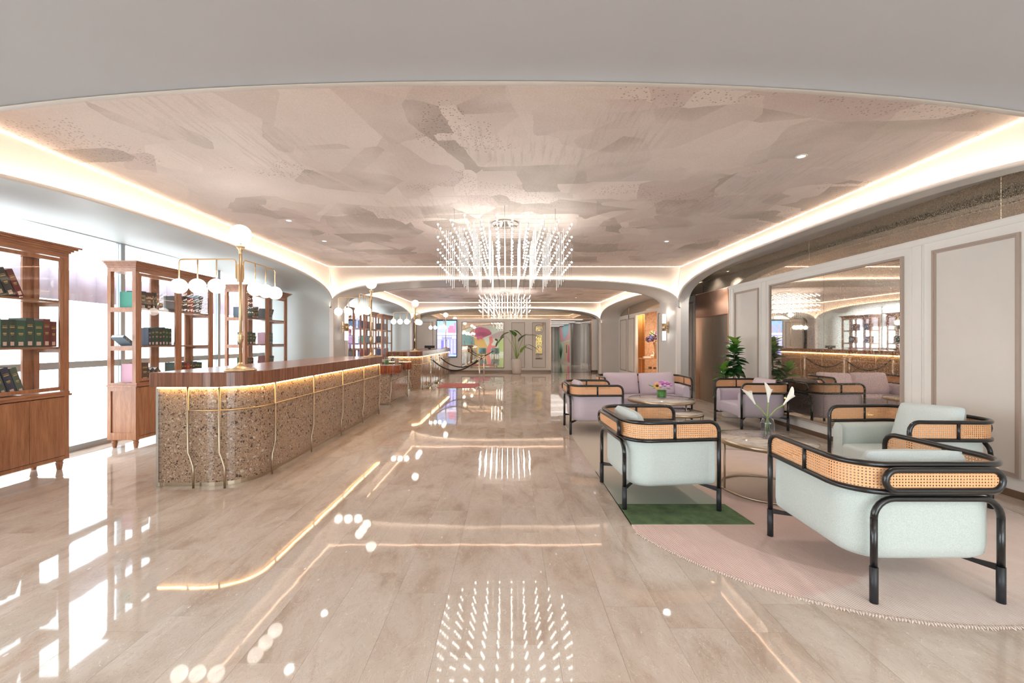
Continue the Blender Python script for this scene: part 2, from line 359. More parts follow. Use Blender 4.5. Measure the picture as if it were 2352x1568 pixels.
# ------------------------------------------------------------------ mesh builder
class MB:
    def __init__(s): s.v = []; s.f = []; s.sm = []; s.mi = []; s.uv = None; s.m = 0
    def add(s, vs, fs, smooth=False):
        b = len(s.v); s.v += [tuple(p) for p in vs]
        for f in fs: s.f.append([b + i for i in f]); s.sm.append(smooth); s.mi.append(s.m)
        return s
    def box(s, x0, x1, y0, y1, z0, z1):
        if x0 > x1: x0, x1 = x1, x0
        if y0 > y1: y0, y1 = y1, y0
        if z0 > z1: z0, z1 = z1, z0
        return s.add([(x0, y0, z0), (x1, y0, z0), (x1, y1, z0), (x0, y1, z0), (x0, y0, z1), (x1, y0, z1), (x1, y1, z1), (x0, y1, z1)],
                     [(0, 3, 2, 1), (4, 5, 6, 7), (0, 1, 5, 4), (1, 2, 6, 5), (2, 3, 7, 6), (3, 0, 4, 7)])
    def rbox(s, x0, x1, y0, y1, z0, z1, r=0.02, seg=3):
        bm = bmesh.new(); bmesh.ops.create_cube(bm, size=1)
        for v in bm.verts:
            v.co = ((x0 + x1) / 2 + v.co.x * (x1 - x0), (y0 + y1) / 2 + v.co.y * (y1 - y0), (z0 + z1) / 2 + v.co.z * (z1 - z0))
        bmesh.ops.bevel(bm, geom=list(bm.edges), offset=r, segments=seg, profile=0.5, affect='EDGES')
        bm.verts.index_update(); s.add([v.co[:] for v in bm.verts], [[v.index for v in f.verts] for f in bm.faces], True); bm.free(); return s
    def tube(s, pts, r, n=8, closed=False, caps=True):
        P = [Vector(p) for p in pts]; N = len(P)
        rr = r if isinstance(r, (list, tuple)) else [r] * N
        T = []
        for i in range(N):
            a = P[(i - 1) % N] if (closed or i > 0) else P[i]; b = P[(i + 1) % N] if (closed or i < N - 1) else P[i]
            T.append((b - a).normalized())
        up = Vector((0, 0, 1)) if abs(T[0].z) < 0.9 else Vector((1, 0, 0))
        nrm = (up - T[0] * up.dot(T[0])).normalized(); vs = []; 
        for i in range(N):
            nrm = (nrm - T[i] * nrm.dot(T[i])).normalized(); bn = T[i].cross(nrm)
            for k in range(n):
                a = 2 * PI * k / n; vs.append(P[i] + (nrm * math.cos(a) + bn * math.sin(a)) * rr[i])
        fs = []
        for i in range(N if closed else N - 1):
            j = (i + 1) % N
            for k in range(n): fs.append((i * n + k, i * n + (k + 1) % n, j * n + (k + 1) % n, j * n + k))
        s.add(vs, fs, True)
        if caps and not closed:
            b = len(s.v) - N * n
            s.f.append([b + k for k in range(n)][::-1]); s.f.append([b + (N - 1) * n + k for k in range(n)])
            s.sm += [False, False]; s.mi += [s.m, s.m]
        return s
    def lathe(s, prof, n=16, c=(0, 0, 0), a0=0, a1=2 * PI, sx=1, sy=1):
        full = abs(a1 - a0 - 2 * PI) < 1e-6; k = n if full else n + 1; vs = []
        for (r, z) in prof:
            for i in range(k):
                a = a0 + (a1 - a0) * i / n; vs.append((c[0] + r * sx * math.cos(a), c[1] + r * sy * math.sin(a), c[2] + z))
        fs = []
        for j in range(len(prof) - 1):
            for i in range(n):
                i2 = (i + 1) % k; fs.append((j * k + i, j * k + i2, (j + 1) * k + i2, (j + 1) * k + i))
        return s.add(vs, fs, True)
    def disc(s, c, r, n=24, z=None):
        return s.add([(c[0] + r * math.cos(2 * PI * i / n), c[1] + r * math.sin(2 * PI * i / n), c[2]) for i in range(n)], [list(range(n))])
    def prism(s, poly, z0, z1, axis='z'):
        n = len(poly)
        def mk(a, b, h): return (a, b, h) if axis == 'z' else ((h, a, b) if axis == 'x' else (a, h, b))
        vs = [mk(a, b, z0) for a, b in poly] + [mk(a, b, z1) for a, b in poly]
        fs = [list(range(n))[::-1], list(range(n, 2 * n))] + [(i, (i + 1) % n, n + (i + 1) % n, n + i) for i in range(n)]
        return s.add(vs, fs)
    def sphere(s, c, r, n=16, m=10, sz=1.0):
        prof = [(r * math.sin(PI * i / m), -r * sz * math.cos(PI * i / m)) for i in range(m + 1)]
        return s.lathe(prof, n, c)
    def grid(s, rows, smooth=True, closed=False):
        n = len(rows[0]); vs = [p for r in rows for p in r]; fs = []
        for i in range(len(rows) - 1):
            for k in range(n if closed else n - 1):
                k2 = (k + 1) % n; fs.append((i * n + k, i * n + k2, (i + 1) * n + k2, (i + 1) * n + k))
        return s.add(vs, fs, smooth)
    def frame(s, ax, pos, a0, a1, b0, b1, w, d):
        """rectangular frame on a plane; ax = 'x' or 'y' normal, pos..pos+d thickness; a along the wall, b = z"""
        for (p, q, u, v) in ((a0, a1, b0, b0 + w), (a0, a1, b1 - w, b1), (a0, a0 + w, b0 + w, b1 - w), (a1 - w, a1, b0 + w, b1 - w)):
            if ax == 'x': s.box(pos, pos + d, p, q, u, v)
            else: s.box(p, q, pos, pos + d, u, v)
        return s
    def sweep(s, prof, path, caps=True):
        """prof: closed list of (outward offset, z); path: list of (x, y) with outward = (-dy, dx)"""
        N = len(path); rows = []
        for i in range(N):
            a = path[max(i - 1, 0)]; b = path[min(i + 1, N - 1)]
            d = Vector((b[0] - a[0], b[1] - a[1])).normalized(); o = (-d.y, d.x)
            rows.append([(path[i][0] + o[0] * q, path[i][1] + o[1] * q, z) for q, z in prof])
        s.grid(rows, True, True)
        if caps:
            n = len(prof); b = len(s.v) - N * n
            s.f.append([b + k for k in range(n)]); s.f.append([b + (N - 1) * n + k for k in range(n)][::-1]); s.sm += [False] * 2; s.mi += [s.m] * 2
        return s
    def mesh(s, name, mats):
        me = bpy.data.meshes.new(name); me.from_pydata(s.v, [], s.f)
        for m in (mats if isinstance(mats, (list, tuple)) else [mats]): me.materials.append(m)
        me.polygons.foreach_set('use_smooth', s.sm); me.polygons.foreach_set('material_index', s.mi)
        if s.uv:
            ul = me.uv_layers.new(name='UVMap')
            for l in me.loops: ul.data[l.index].uv = s.uv[l.vertex_index]
        me.update(); return me
    def build(s, name, mats, parent=None, bevel=0):
        o = bpy.data.objects.new(name, s.mesh(name, mats)); COL.objects.link(o)
        if parent: o.parent = parent
        if bevel:
            md = o.modifiers.new('bevel', 'BEVEL'); md.width = bevel; md.segments = 2; md.limit_method = 'ANGLE'
        return o

def tag(o, label=None, cat=None, group=None, kind=None):
    if label: o['label'] = label
    if cat: o['category'] = cat
    if group: o['group'] = group
    if kind: o['kind'] = kind
    return o
def empty(name, loc=(0, 0, 0), rz=0, label=None, cat=None, group=None):
    o = bpy.data.objects.new(name, None); COL.objects.link(o); o.location = loc; o.rotation_euler = (0, 0, rz)
    o.empty_display_size = 0.1
    return tag(o, label, cat, group)
def struct(o): o['kind'] = 'structure'; return o
def inst(src, parent=None, loc=None, rot=None, scale=None):
    c = src.copy(); COL.objects.link(c)
    if parent is not None: c.parent = parent
    if loc is not None: c.location = loc
    if rot is not None: c.rotation_euler = rot
    if scale is not None: c.scale = scale
    return c
KIDS = {}
def copy_tree(o, parent=None):
    c = o.copy(); COL.objects.link(c); c.parent = parent
    for ch in list(o.children): copy_tree(ch, c)
    return c
def arc2(cx, cy, r, a0, a1, n):
    return [(cx + r * math.cos(a0 + (a1 - a0) * i / n), cy + r * math.sin(a0 + (a1 - a0) * i / n)) for i in range(n + 1)]

# ------------------------------------------------------------------ room shell
XL, XR, Y0, Y1 = -4.34, 4.17, 2.4, 10.2        # first bay
YB = 19.2                                       # end of second bay
ZS, ZC = 2.31, 3.23

def arch_pts(half, zp, p=3.0, n=40, zs=ZS):
    out = []
    for i in range(n + 1):
        a = PI - PI * i / n; c, s_ = math.cos(a), math.sin(a)
        out.append((half * math.copysign(abs(c) ** (2 / p), c), zs + (zp - zs) * abs(s_) ** (2 / p)))
    return out

floor = MB().box(-6.6, 8.0, -5.2, 34, -0.12, -0.006).build('floor', M['grout']); struct(floor)
# tiles: planks running away from the camera; every near one is its own part, the far ones are joined
TW, TL = 0.3, 1.2
tile_mesh = MB(); g = 0.0005
tile_mesh.box(0 + g, TW - g, 0 + g, TL - g, -0.006, 0.0); tile_me = tile_mesh.mesh('tile', M['floor_tile'])
far = MB(); ntile = 0
for i in range(-22, 28):
    off = rnd.uniform(0, TL); x = i * TW + 0.24
    k = 0; y = -5.2 + off - TL
    while y < 34:
        if -6.0 < x < 4.9 and y + TL > 1.5 and y < 10.8 and ntile < 300:
            o = bpy.data.objects.new('tile', tile_me); COL.objects.link(o); o.parent = floor; o.location = (x, y, 0); ntile += 1
        else:
            if y > -5.3: far.box(x + g, x + TW - g, max(-5.2, y + g), min(34, y + TL - g), -0.006, 0)
        y += TL
o = far.build('tile_field', M['floor_far'], floor); tag(o, kind='stuff')

def bay(idx, xl, xr, y0, y1, cyl, cyr, zpl, zpr, zpf, zpn, pn, ctop):
    """cove surfaces, ceiling and led lines; ctop=(x0,x1,y0,y1) of the ceiling field"""
    cx0, cx1, cy0, cy1 = ctop
    c = MB().add([(cx0, cy0, ZC), (cx1, cy0, ZC), (cx1, cy1, ZC), (cx0, cy1, ZC)], [(0, 1, 2, 3)])
    c.box(cx0, cx1, cy0, cy1, ZC + 0.001, ZC + 0.05)
    o = c.build('ceiling' if idx == 1 else 'ceiling_rear_bay', M['ceil']); struct(o)
    m = MB(); led = MB(); lip = MB()
    sides = []
    hy = (y1 - y0) / 2; ym = (y0 + y1) / 2; hx = (xr - xl) / 2; xm = (xl + xr) / 2
    A = arch_pts(hy, zpl); sides.append(([(xl, ym + u, z) for u, z in A], (cx0, cy0), (cx0, cy1), (1, 0)))
    A = arch_pts(hy, zpr); sides.append(([(xr, ym + u, z) for u, z in A], (cx1, cy0), (cx1, cy1), (-1, 0)))
    A = arch_pts(hx, zpf); sides.append(([(xm + u, y1, z) for u, z in A], (cx0, cy1), (cx1, cy1), (0, -1)))
    A = arch_pts(hx, zpn, pn); sides.append(([(xm + u, y0, z) for u, z in A], (cx0, cy0), (cx1, cy0), (0, 1)))
    for k, (low, e0, e1, inn) in enumerate(sides):
        n = len(low); rows = [[] for _ in range(7)]
        h = hy if k < 2 else hx; mid = ym if k < 2 else xm
        for p in low:
            t = ((p[1] if k < 2 else p[0]) - mid + h) / (2 * h); t = min(1, max(0, t))
            top = (e0[0] + (e1[0] - e0[0]) * t, e0[1] + (e1[1] - e0[1]) * t, ZC)
            for j in range(7):
                f = j / 6; fx = f ** 1.6; fz = f ** 0.75
                rows[j].append((p[0] + (top[0] - p[0]) * fx, p[1] + (top[1] - p[1]) * fx, p[2] + (top[2] - p[2]) * fz))
        m.grid(rows)
        nrm = []
        for i, p in enumerate(low):
            a_, b_ = low[max(i - 1, 0)], low[min(i + 1, len(low) - 1)]
            du = ((b_[1] - a_[1]) if k < 2 else (b_[0] - a_[0])); dz = b_[2] - a_[2]; L_ = math.hypot(du, dz)
            nrm.append((-dz / L_, du / L_))           # in-plane normal, out of the opening
        def off(i, inw, up):
            p = low[i]; nu, nz = nrm[i]
            return ((p[0] + inn[0] * inw, p[1] + nu * up, p[2] + nz * up) if k < 2 else (p[0] + nu * up, p[1] + inn[1] * inw, p[2] + nz * up))
        n_ = len(low); W_, H_ = ((0.03, .026) if not (k == 3 and idx == 1) else (0.03, .05))
        lip.grid([[off(i, a_, b_) for i in range(n_)] for a_, b_ in ((-.01, -.006), (W_, -.006), (W_, H_), (W_ - .006, H_), (W_ - .006, .0), (-.01, .0))])
        led.tube([off(i, .009, .008) for i in range(n_)], 0.006, 4, caps=False)
    o = m.build('ceiling_cove', M['cove']); struct(o)
    lp = lip.build('cove_lip', M['white'], o); struct(lp)
    l = led.build('led_strip', M['led'], o)
    e = MB(); e.tube([(cx0, cy0, ZC - .004), (cx1, cy0, ZC - .004), (cx1, cy1, ZC - .004), (cx0, cy1, ZC - .004)], 0.0045, 4, closed=True)
    e.build('led_edge', M['led2'], o)
    return o
bay(1, XL, XR, Y0, Y1, 0, 0, 2.99, 3.06, 3.0, 3.0, 2.2, (-4.17, 4.0, 2.42, 9.65))
XL2, XR2, Y2 = -4.5, 4.24, 11.45
bay(2, XL2, XR2, Y2, YB, 0, 0, 2.97, 3.0, 3.0, 3.0, 3.0, (-4.3, 4.1, 11.9, 18.6))

def arch_tunnel(m, pts, a0, a1, axis, floor_z=0.0, jambs=(True, True), mid=None):
    """soffit + jambs swept between two planes a0..a1 along axis ('y' keeps pts in x, 'x' keeps pts in y)"""
    P = list(pts)
    if jambs[0]: P = [(P[0][0], floor_z)] + P
    if jambs[1]: P = P + [(P[-1][0], floor_z)]
    secs = mid or [(a0, 1.0), (a1, 1.0)]
    c = sum(p[0] for p in pts) / len(pts)
    rows = []
    for a, sc in secs:
        rows.append([((c + (u - c) * sc, a, z) if axis == 'y' else (a, c + (u - c) * sc, z)) for u, z in P])
    m.grid(rows)
    return m
def cen(pts, c): return [(u + c, z) for u, z in pts]
# near arch (above and behind the camera), middle and far cross arches
def cross_arch(name, y0, y1, xl, xr, zp, p, mat_='grey', xl1=None, xr1=None):
    m = MB(); xm = (xl + xr) / 2; A = cen(arch_pts((xr - xl) / 2, zp, p, 48), xm)
    xl1 = xl if xl1 is None else xl1; xr1 = xr if xr1 is None else xr1
    B = cen(arch_pts((xr1 - xl1) / 2, zp, p, 48), (xl1 + xr1) / 2)
    A = [(A[0][0], 0)] + A + [(A[-1][0], 0)]; B = [(B[0][0], 0)] + B + [(B[-1][0], 0)]
    m.grid([[(u, y0, z) for u, z in A], [(u, y1, z) for u, z in B]])
    o = m.build(name, M[mat_]); return struct(o)
near = MB(); A = cen(arch_pts((XR - XL) / 2, 3.0, 2.2, 64), (XR + XL) / 2)
near.grid([[(u, 2.4, z) for u, z in A], [(u, 2.36, z + 0.012) for u, z in A], [(u, 2.2, z + 0.004) for u, z in A], [(u, 0.9, z) for u, z in A]])
struct(near.build('wall_front_arch', M['nearsoffit']))
cross_arch('wall_middle_arch', Y1, Y2, XL, XR, 3.0, 3.0, 'grey', XL2, XR2)
cross_arch('wall_far_arch', YB, YB + 0.55, XL2, XR2, 3.0, 3.0, 'grey')
# solid tops/fronts above the arches; unseen slab on top added against light leaks
m = MB(); m.box(-6.6, 8, -5.3, 34, 3.5, 3.6); struct(m.build('light_seal_slab', M['grey']))
m = MB(); m.box(-6.6, 8, -5.2, 0.9, 3.0, 3.05); struct(m.build('ceiling_front_bay', M['grey']))
# far slab behind the last arch
m = MB(); m.box(-5.2, 5.4, YB + 0.5, 20.1, 3.02, 3.08); struct(m.build('ceiling_far', M['grey']))

def niche_left(name, xl, y0, y1, zp):
    ym = (y0 + y1) / 2; A = cen(arch_pts((y1 - y0) / 2, zp, 3.0, 40), ym)
    secs = [(xl, 1.0), (xl - 0.42, 1.0), (xl - 0.5, 0.996), (xl - 0.58, 0.985), (xl - 0.66, 0.974), (xl - 0.76, 0.968), (xl - 0.9, 0.966), (-6.0, 0.966)]
    m = MB(); arch_tunnel(m, A, 0, 0, 'x', mid=secs); return struct(m.build(name, M['soffit']))
niche_left('wall_left_niche', XL, Y0, Y1, 2.99)
niche_left('wall_left_rear_niche', XL2, Y2, YB, 2.97)
# pillars: white corner trims
tn = 1
for (x, y) in ((XL, Y1), (XR, Y1), (XL2, YB), (XR2, YB), (XL2 + .02, Y2), (XR2, Y2), (XL, Y0), (XR, Y0)):
    s = 1 if x < 0 else -1; d = -1 if y in (Y1, YB) else 1
    m = MB(); a = 0.05
    m.box(x - s * 0.045, x + s * 0.055, y + d * 0.03, y - d * 0.035, 0, ZS + 0.03)
    struct(m.build('trim_%d' % tn, M['cove'])); tn += 1
# baseboards on the middle pillars
m = MB(); m.box(XL - .02, XL + .012, Y1, Y2, 0, 0.07); struct(m.build('baseboard_left', M['baseb']))

# ---- right wall, first bay
XW = 4.86
def wall_panel_x(parent, x, y0, y1, z0, z1, infill='panelgrey', d=-1):
    m = MB(); m.frame('x', x, y0, y1, z0, z1, 0.022, 0.022 * d); m.frame('x', x, y0 + .022, y1 - .022, z0 + .022, z1 - .022, 0.02, 0.012 * d)
    m.build('moulding', M['beige'], parent)
    m = MB(); m.box(x, x + 0.005 * d, y0 + 0.04, y1 - 0.04, z0 + .04, z1 - .04); return m.build('panel', M[infill], parent)
wr = MB(); wr.box(XW, XW + 0.1, -5.2, 9.17, 0, 2.70); wr.box(XW, XW + .1, 10.79, 11.45, 0, 2.70)
wr = struct(wr.build('wall_right', M['panelwhite']))
for y0, y1 in ((8.07, 8.92), (3.94, 4.76), (2.5, 3.6), (0.9, 2.1), (10.88, 11.2)): wall_panel_x(wr, XW, y0, y1, 0.19, 2.535)
for ys in ((7.82, 8.0), (4.86, 5.02), (8.98, 9.1), (3.72, 3.86)):
    m = MB(); m.box(XW, XW - 0.012, ys[0], ys[0] + 0.012, 0.1, 2.628); m.box(XW, XW - 0.012, ys[1] - .012, ys[1], 0.1, 2.628); m.box(XW, XW - .006, ys[0] + .03, ys[1] - .03, 0.1, 2.628)
    m.build('pilaster_bead', M['panelwhite'], wr)
m = MB(); m.box(XW, XW - .012, 2.4, 9.17, 2.63, 2.70); m.box(XW, XW - .02, 2.4, 9.17, 2.685, 2.70); m.build('cornice_bead', M['panelwhite'], wr)
m = MB(); m.box(XW + .02, XW - 0.015, 2.2, 9.17, 0, 0.07); struct(m.build('baseboard_right', M['baseb']))
mir = MB(); mir.box(XW, XW - 0.012, 5.13, 6.389, 0.22, 2.51); mir.box(XW, XW - 0.012, 6.393, 7.69, 0.22, 2.51)
mo = mir.build('mirror_glass', M['mirror']); me_ = empty('wall_mirror', (XW, 6.4, 0.2), 0, 'tall antiqued two-pane wall mirror in taupe frame behind the lilac and mint chairs', 'mirror')
mo.parent = me_; mo.location = (-XW, -6.4, -0.2)
m = MB(); m.frame('x', 0, 5.106 - 6.4, 7.72 - 6.4, 0, 2.34, 0.028, -0.03); m.build('frame', M['beige'], me_)
# speckled mirror band above the panelling
m = MB()
ybr = [0.9, 4.12, 6.75, 9.0, 11.45]
for a, b in zip(ybr[:-1], ybr[1:]): m.box(XW + 0.02, XW + 0.03, a + .002, b - .002, 2.70, 3.32)
band = struct(m.build('wall_right_mirror_band', M['mirror2']))
# soffit of right niche (grey) and pillar
m = MB(); A = cen(arch_pts((Y1 - Y0) / 2, 3.06, 3.0, 48), (Y0 + Y1) / 2)
arch_tunnel(m, A, XR, 4.42, 'x', jambs=(True, True)); m.box(4.42, XW + .04, 0.9, Y1, 3.13, 3.17); m.grid([[(4.42, a, b) for a, b in A], [(4.42, a, 3.4) for a, b in A]]); struct(m.build('wall_right_niche', M['grey']))
m = MB(); m.box(XR + .002, 4.42, Y1 + 0.002, Y2, 0, 3.3); struct(m.build('wall_right_pillar', M['grey']))
m = MB(); m.box(4.40, 5.3, Y1 + .0, Y2, 3.13, 3.2); struct(m.build('ceiling_right_passage', M['grey']))

# ---- elevator (steel leaf, copper header)
el = empty('elevator', (XW, 9.98, 0), 0, 'brushed bronze lift doors under a copper header in the right wall', 'elevator')
m = MB(); m.box(0.06, 0.10, -0.79, 0.01, 0.0, 2.12); m.build('door', M['steel'], el)
m = MB(); m.box(0.06, 0.10, 0.014, 0.79, 0.0, 2.12); m.build('door', M['steel'], el)
m = MB(); m.rbox(-0.02, 0.10, -0.80, 0.80, 2.10, 2.69, 0.008, 2); m.build('header', M['copper'], el)
MB().box(-0.01, 0.10, -0.81, -0.775, 0, 2.7).build('jamb', M['copper'], el); MB().box(-0.01, 0.10, 0.775, 0.81, 0, 2.7).build('jamb', M['copper'], el)
# ---- rear right wall (bay 2)
XW2 = 5.1
w2 = MB(); w2.box(XW2, XW2 + .1, Y2, 14.3, 0, 2.62); w2.box(XW2, XW2 + .1, 16.7, 20.1, 0, 2.62); w2.box(XW2, XW2 + .1, 14.3, 16.7, 2.55, 2.62)
w2.box(XW, XW2, Y2 - 0.02, Y2, 0, 3.1)
w2 = struct(w2.build('wall_right_rear', M['panelwhite']))
for y0, y1 in ((16.85, 17.75), (17.95, 18.95), (13.0, 14.15)): wall_panel_x(w2, XW2, y0, y1, 0.2, 2.45)
m = MB(); m.box(XW2 + .02, XW2 + .03, Y2, 20, 2.62, 3.12); struct(m.build('wall_right_rear_mirror_band', M['mirror2']))
m = MB(); A = cen(arch_pts((YB - Y2) / 2, 3.0, 3.0, 40), (YB + Y2) / 2); arch_tunnel(m, A, XR2, XW2 + .03, 'x', jambs=(False, True)); struct(m.build('wall_right_rear_niche', M['grey']))
# side room seen through the opening
m = MB(); m.box(XW2, 8, 17.6, 17.7, 0, 2.9); sr = struct(m.build('wall_side_room', M['stone']))
m = MB(); m.box(5.2, 5.68, 17.55, 17.6, 0, 2.6); m.box(5.68, 5.74, 17.52, 17.6, 0, 2.6); m.build('gold_panel', M['goldpanel'], sr)
m = MB(); m.box(5.2, 5.74, 17.5, 17.6, 2.6, 2.63); m.build('trim_strip', M['bronze'], sr)
m = MB(); m.box(XW2 + .1, 8, 11.4, 17.6, 2.85, 2.9); struct(m.build('ceiling_side_room', M['cove']))
m = MB(); m.box(7.9, 8.0, 11.4, 20, 0, 3.5); m.box(XW2 + .1, 8, 11.4, 11.5, 0, 3.5); m.box(XW, 8, -5.2, -5.1, 0, 3.5); struct(m.build('wall_light_seal', M['stone']))  # unseen outer shell, added to keep outside light from leaking in

# ---- left window wall
XWIN = -5.95
def window(name, y0, y1, mull):
    w = empty(name, (XWIN, (y0 + y1) / 2, 0)); struct(w); c = (y0 + y1) / 2
    m = MB(); m.box(-.04, .04, y0 - c, y1 - c, 0, 0.08); m.box(-.04, .04, y0 - c, y1 - c, 2.98, 3.1); m.build('window_sill', M['alu'], w)
    m = MB(); m.box(-.03, .03, y0 - c, y1 - c, 1.13, 1.22); m.build('transom', M['alu'], w)
    for y in mull: MB().box(-.037, .037, y - .035 - c, y + .035 - c, 0.07, 2.99).build('mullion', M['alu'], w)
    ed = [y0] + list(mull) + [y1]
    for a, b in zip(ed[:-1], ed[1:]):
        MB().box(-.004, .004, a + .035 - c, b - .035 - c, 0.08, 1.13).build('pane', M['glass'], w)
        MB().box(-.004, .004, a + .035 - c, b - .035 - c, 1.22, 2.98).build('pane', M['glass'], w)
    return w
window('window_1', -5.0, Y1 + .1, (-2.6, -0.3, 2.0, 4.2, 6.38, 8.5)); window('window_2', Y2 - .1, YB + .1, (13.4, 15.4, 17.4))
m = MB(); m.box(XWIN - .05, XWIN + .05, Y1 - .05, Y2 + .15, 0, 3.3); m.box(XWIN - .05, XWIN + .05, YB - .1, 20.2, 0, 3.3); m.box(XWIN - .05, XWIN + .05, -5.2, 20, 3.0, 3.5)
m.box(XWIN, XL2, 20.0, 20.1, 0, 3.3); struct(m.build('wall_left', M['grey']))
aw = MB()
for k in range(60):
    y = -2 + k * 0.36; a = 0.04 * (k % 2)
    aw.add([(-6.9 - a, y, 2.14), (-6.9 - .04 * ((k + 1) % 2), y + .36, 2.14), (-6.9 - .04 * ((k + 1) % 2), y + .36, 2.62), (-6.9 - a, y, 2.62)], [(0, 1, 2, 3)], True)
ob = aw.build('awning', M['mauve']); tag(ob, 'long mauve awning valance outside the left windows', 'awning')
md = ob.modifiers.new('solid', 'SOLIDIFY'); md.thickness = 0.01
m = MB(); m.box(-12, -6.0, -6, 30, -0.12, -0.02); struct(m.build('pavement', simple('pavement', hexc(222, 220, 216), 0.8)))

# ---- back wall (Y = 20)
YW = 20.0
bw = MB(); bw.box(-5.9, 2.03, YW, YW + .1, 0, 2.56); bw.box(3.98, 5.2, YW, YW + .1, 0, 2.56)
bw = struct(bw.build('wall_back', M['panelwhite']))
def wall_panel_y(parent, x0, x1, z0, z1, infill='panelgrey', y=YW):
    m = MB(); m.frame('y', y, x0, x1, z0, z1, 0.03, -0.03); m.build('moulding', M['beige'], parent)
    m = MB(); m.box(x0 + .03, x1 - .03, y, y - 0.006, z0 + .03, z1 - .03); return m.build('panel', M[infill], parent)
wall_panel_y(bw, -4.45, -3.62, 0.22, 2.42); wall_panel_y(bw, 0.14, 0.79, 0.22, 2.4); wall_panel_y(bw, 1.14, 1.79, 0.22, 2.4)
for x in (-3.52, -2.4, -0.1, -0.02, 0.93, 1.0): MB().box(x, x + .02, YW, YW - .015, 0.1, 2.52).build('pilaster_bead', M['panelwhite'], bw)
m = MB(); m.box(-5, 2.03, YW, YW - .02, 0, 0.1); m.box(3.98, 4.6, YW, YW - .02, 0, .1); struct(m.build('baseboard_back', M['baseb']))
m = MB(); m.box(-5.9, 5.2, YW - .01, YW, 2.56, 3.1); struct(m.build('wall_back_mirror_band', M['mirror2']))
bmir = empty('framed_mirror', (-1.235, YW, 0.2), 0, 'large square bronzed wall mirror in the far wall beside the screen', 'mirror')
MB().box(-1.0, 1.0, -.02, -.005, 0.03, 2.19).build('mirror_glass', M['mirrorclear'], bmir)
MB().frame('y', 0, -1.03, 1.03, 0, 2.22, 0.035, -0.035).build('frame', M['beige'], bmir)

# screen
sc = empty('display_screen', (-2.96, YW - .03, 0.73), 0, 'portrait digital rate board glowing blue on the far wall', 'screen')
MB().box(-.49, .49, -.045, .03, 0, 1.79).build('bezel', M['dark'], sc)
def emi(name, col, s=1.0): return simple(name, (0, 0, 0, 1), 0.5, 0, col, s)
SB = [emi('screen_blue', hexc(150, 150, 226)), emi('screen_sky', hexc(150, 190, 240)), emi('screen_white', hexc(245, 246, 255)), emi('screen_pink', hexc(205, 130, 160)),
      emi('screen_building', hexc(190, 170, 200)), emi('screen_teal', hexc(160, 205, 225)), emi('screen_violet', hexc(120, 110, 190))]
d = MB(); Yf = -.047
def q(x0, x1, z0, z1, mi, dy=0):
    d.m = mi; d.add([(x0, Yf - dy, z0), (x1, Yf - dy, z0), (x1, Yf - dy, z1), (x0, Yf - dy, z1)], [(0, 1, 2, 3)])
q(-.46, .46, .03, 1.15, 0); q(-.46, .46, 1.15, 1.74, 1)
for k in range(9):
    w = rnd.uniform(.03, .08); x = -.44 + k * .1; q(x, x + w, 1.15, 1.3 + rnd.uniform(0, .38), 4 if k < 5 else 3, .001)
q(.08, .42, 1.15, 1.34, 3, .0015); q(.12, .34, 1.34, 1.5, 3, .0015); q(.16, .3, 1.5, 1.58, 4, .0015)
q(-.46, .46, 1.06, 1.16, 2, .002); q(-.45, -.24, .86, 1.02, 2, .002); q(.26, .45, .88, 1.02, 2, .002)
q(-.2, .24, .97, 1.0, 2, .002)
for r in range(10):
    z = .80 - r * .068
    if r < 7: q(-.45, -.28, z, z + .03, 2, .002)
    for cx in (-.12, .04, .2, .35): q(cx, cx + .07, z, z + .032, 2, .002)
q(-.46, .46, .04, .12, 5, .002); q(-.26, -.16, .2, .8, 6, .001); q(.3, .45, .12, .18, 6, .003)
d.build('picture', SB, sc)

# sign panel characters
def text_mesh(txt, size, ext=0.004, name='lettering'):
    cu = bpy.data.curves.new('t', 'FONT'); cu.body = txt; cu.size = size; cu.extrude = ext; cu.align_x = 'CENTER'
    o = bpy.data.objects.new('t', cu); COL.objects.link(o)
    dg = bpy.context.evaluated_depsgraph_get(); me = bpy.data.meshes.new_from_object(o.evaluated_get(dg))
    bpy.data.objects.remove(o); me.name = name; return me
def text_obj(txt, size, loc, matl, parent, rz=0, name='lettering', sx=1):
    me = text_mesh(txt, size); me.materials.clear(); me.materials.append(matl)
    o = bpy.data.objects.new(name, me); COL.objects.link(o); o.parent = parent; o.location = loc; o.rotation_euler = (PI / 2, 0, rz); o.scale = (sx, 1, 1)
    return o
sg = empty('wall_sign', (1.465, YW - .03, 1.4), 0, 'gilt hotel sign of a ringed emblem above three stacked characters on far wall', 'sign')
m = MB(); m.tube([(-.01 + .21 * math.cos(a), 0, .68 + .21 * math.sin(a)) for a in [2 * PI * i / 40 for i in range(40)]], .012, 6, closed=True); m.build('ring', M['bronze'], sg)
text_obj('和', .24, (-.05, 0, .6), M['gold'], sg); text_obj('沁', .12, (.12, 0, .7), M['gold'], sg)
m = MB(); m.box(-.02, .13, -.01, 0, .58, .61); m.build('emblem_bar', M['bronze'], sg)
m = MB(); m.tube([(.2 + .05 * math.cos(a), 0, .9 + .05 * math.sin(a)) for a in [2 * PI * i / 20 for i in range(20)]], .01, 6, closed=True); m.sphere((.2, 0, .9), .028, 8, 6); m.build('small_ring', M['gold'], sg)
for ch, z in (('催', .12), ('際', -.16), ('繪', -.46)): text_obj(ch, .33, (0, 0, z), M['gold'], sg)
for z, h_, ws in ((-.56, .045, (.05, .03, .035, .03, .035, .03, .03)), (-.63, .03, (.04, .02, .03, .04))):   # two lines too small to read in the photo
    x = -.15
    for w_ in ws: MB().box(x, x + w_, -.006, 0, z, z + h_).build('lettering', M['baseb'], sg); x += w_ + .012
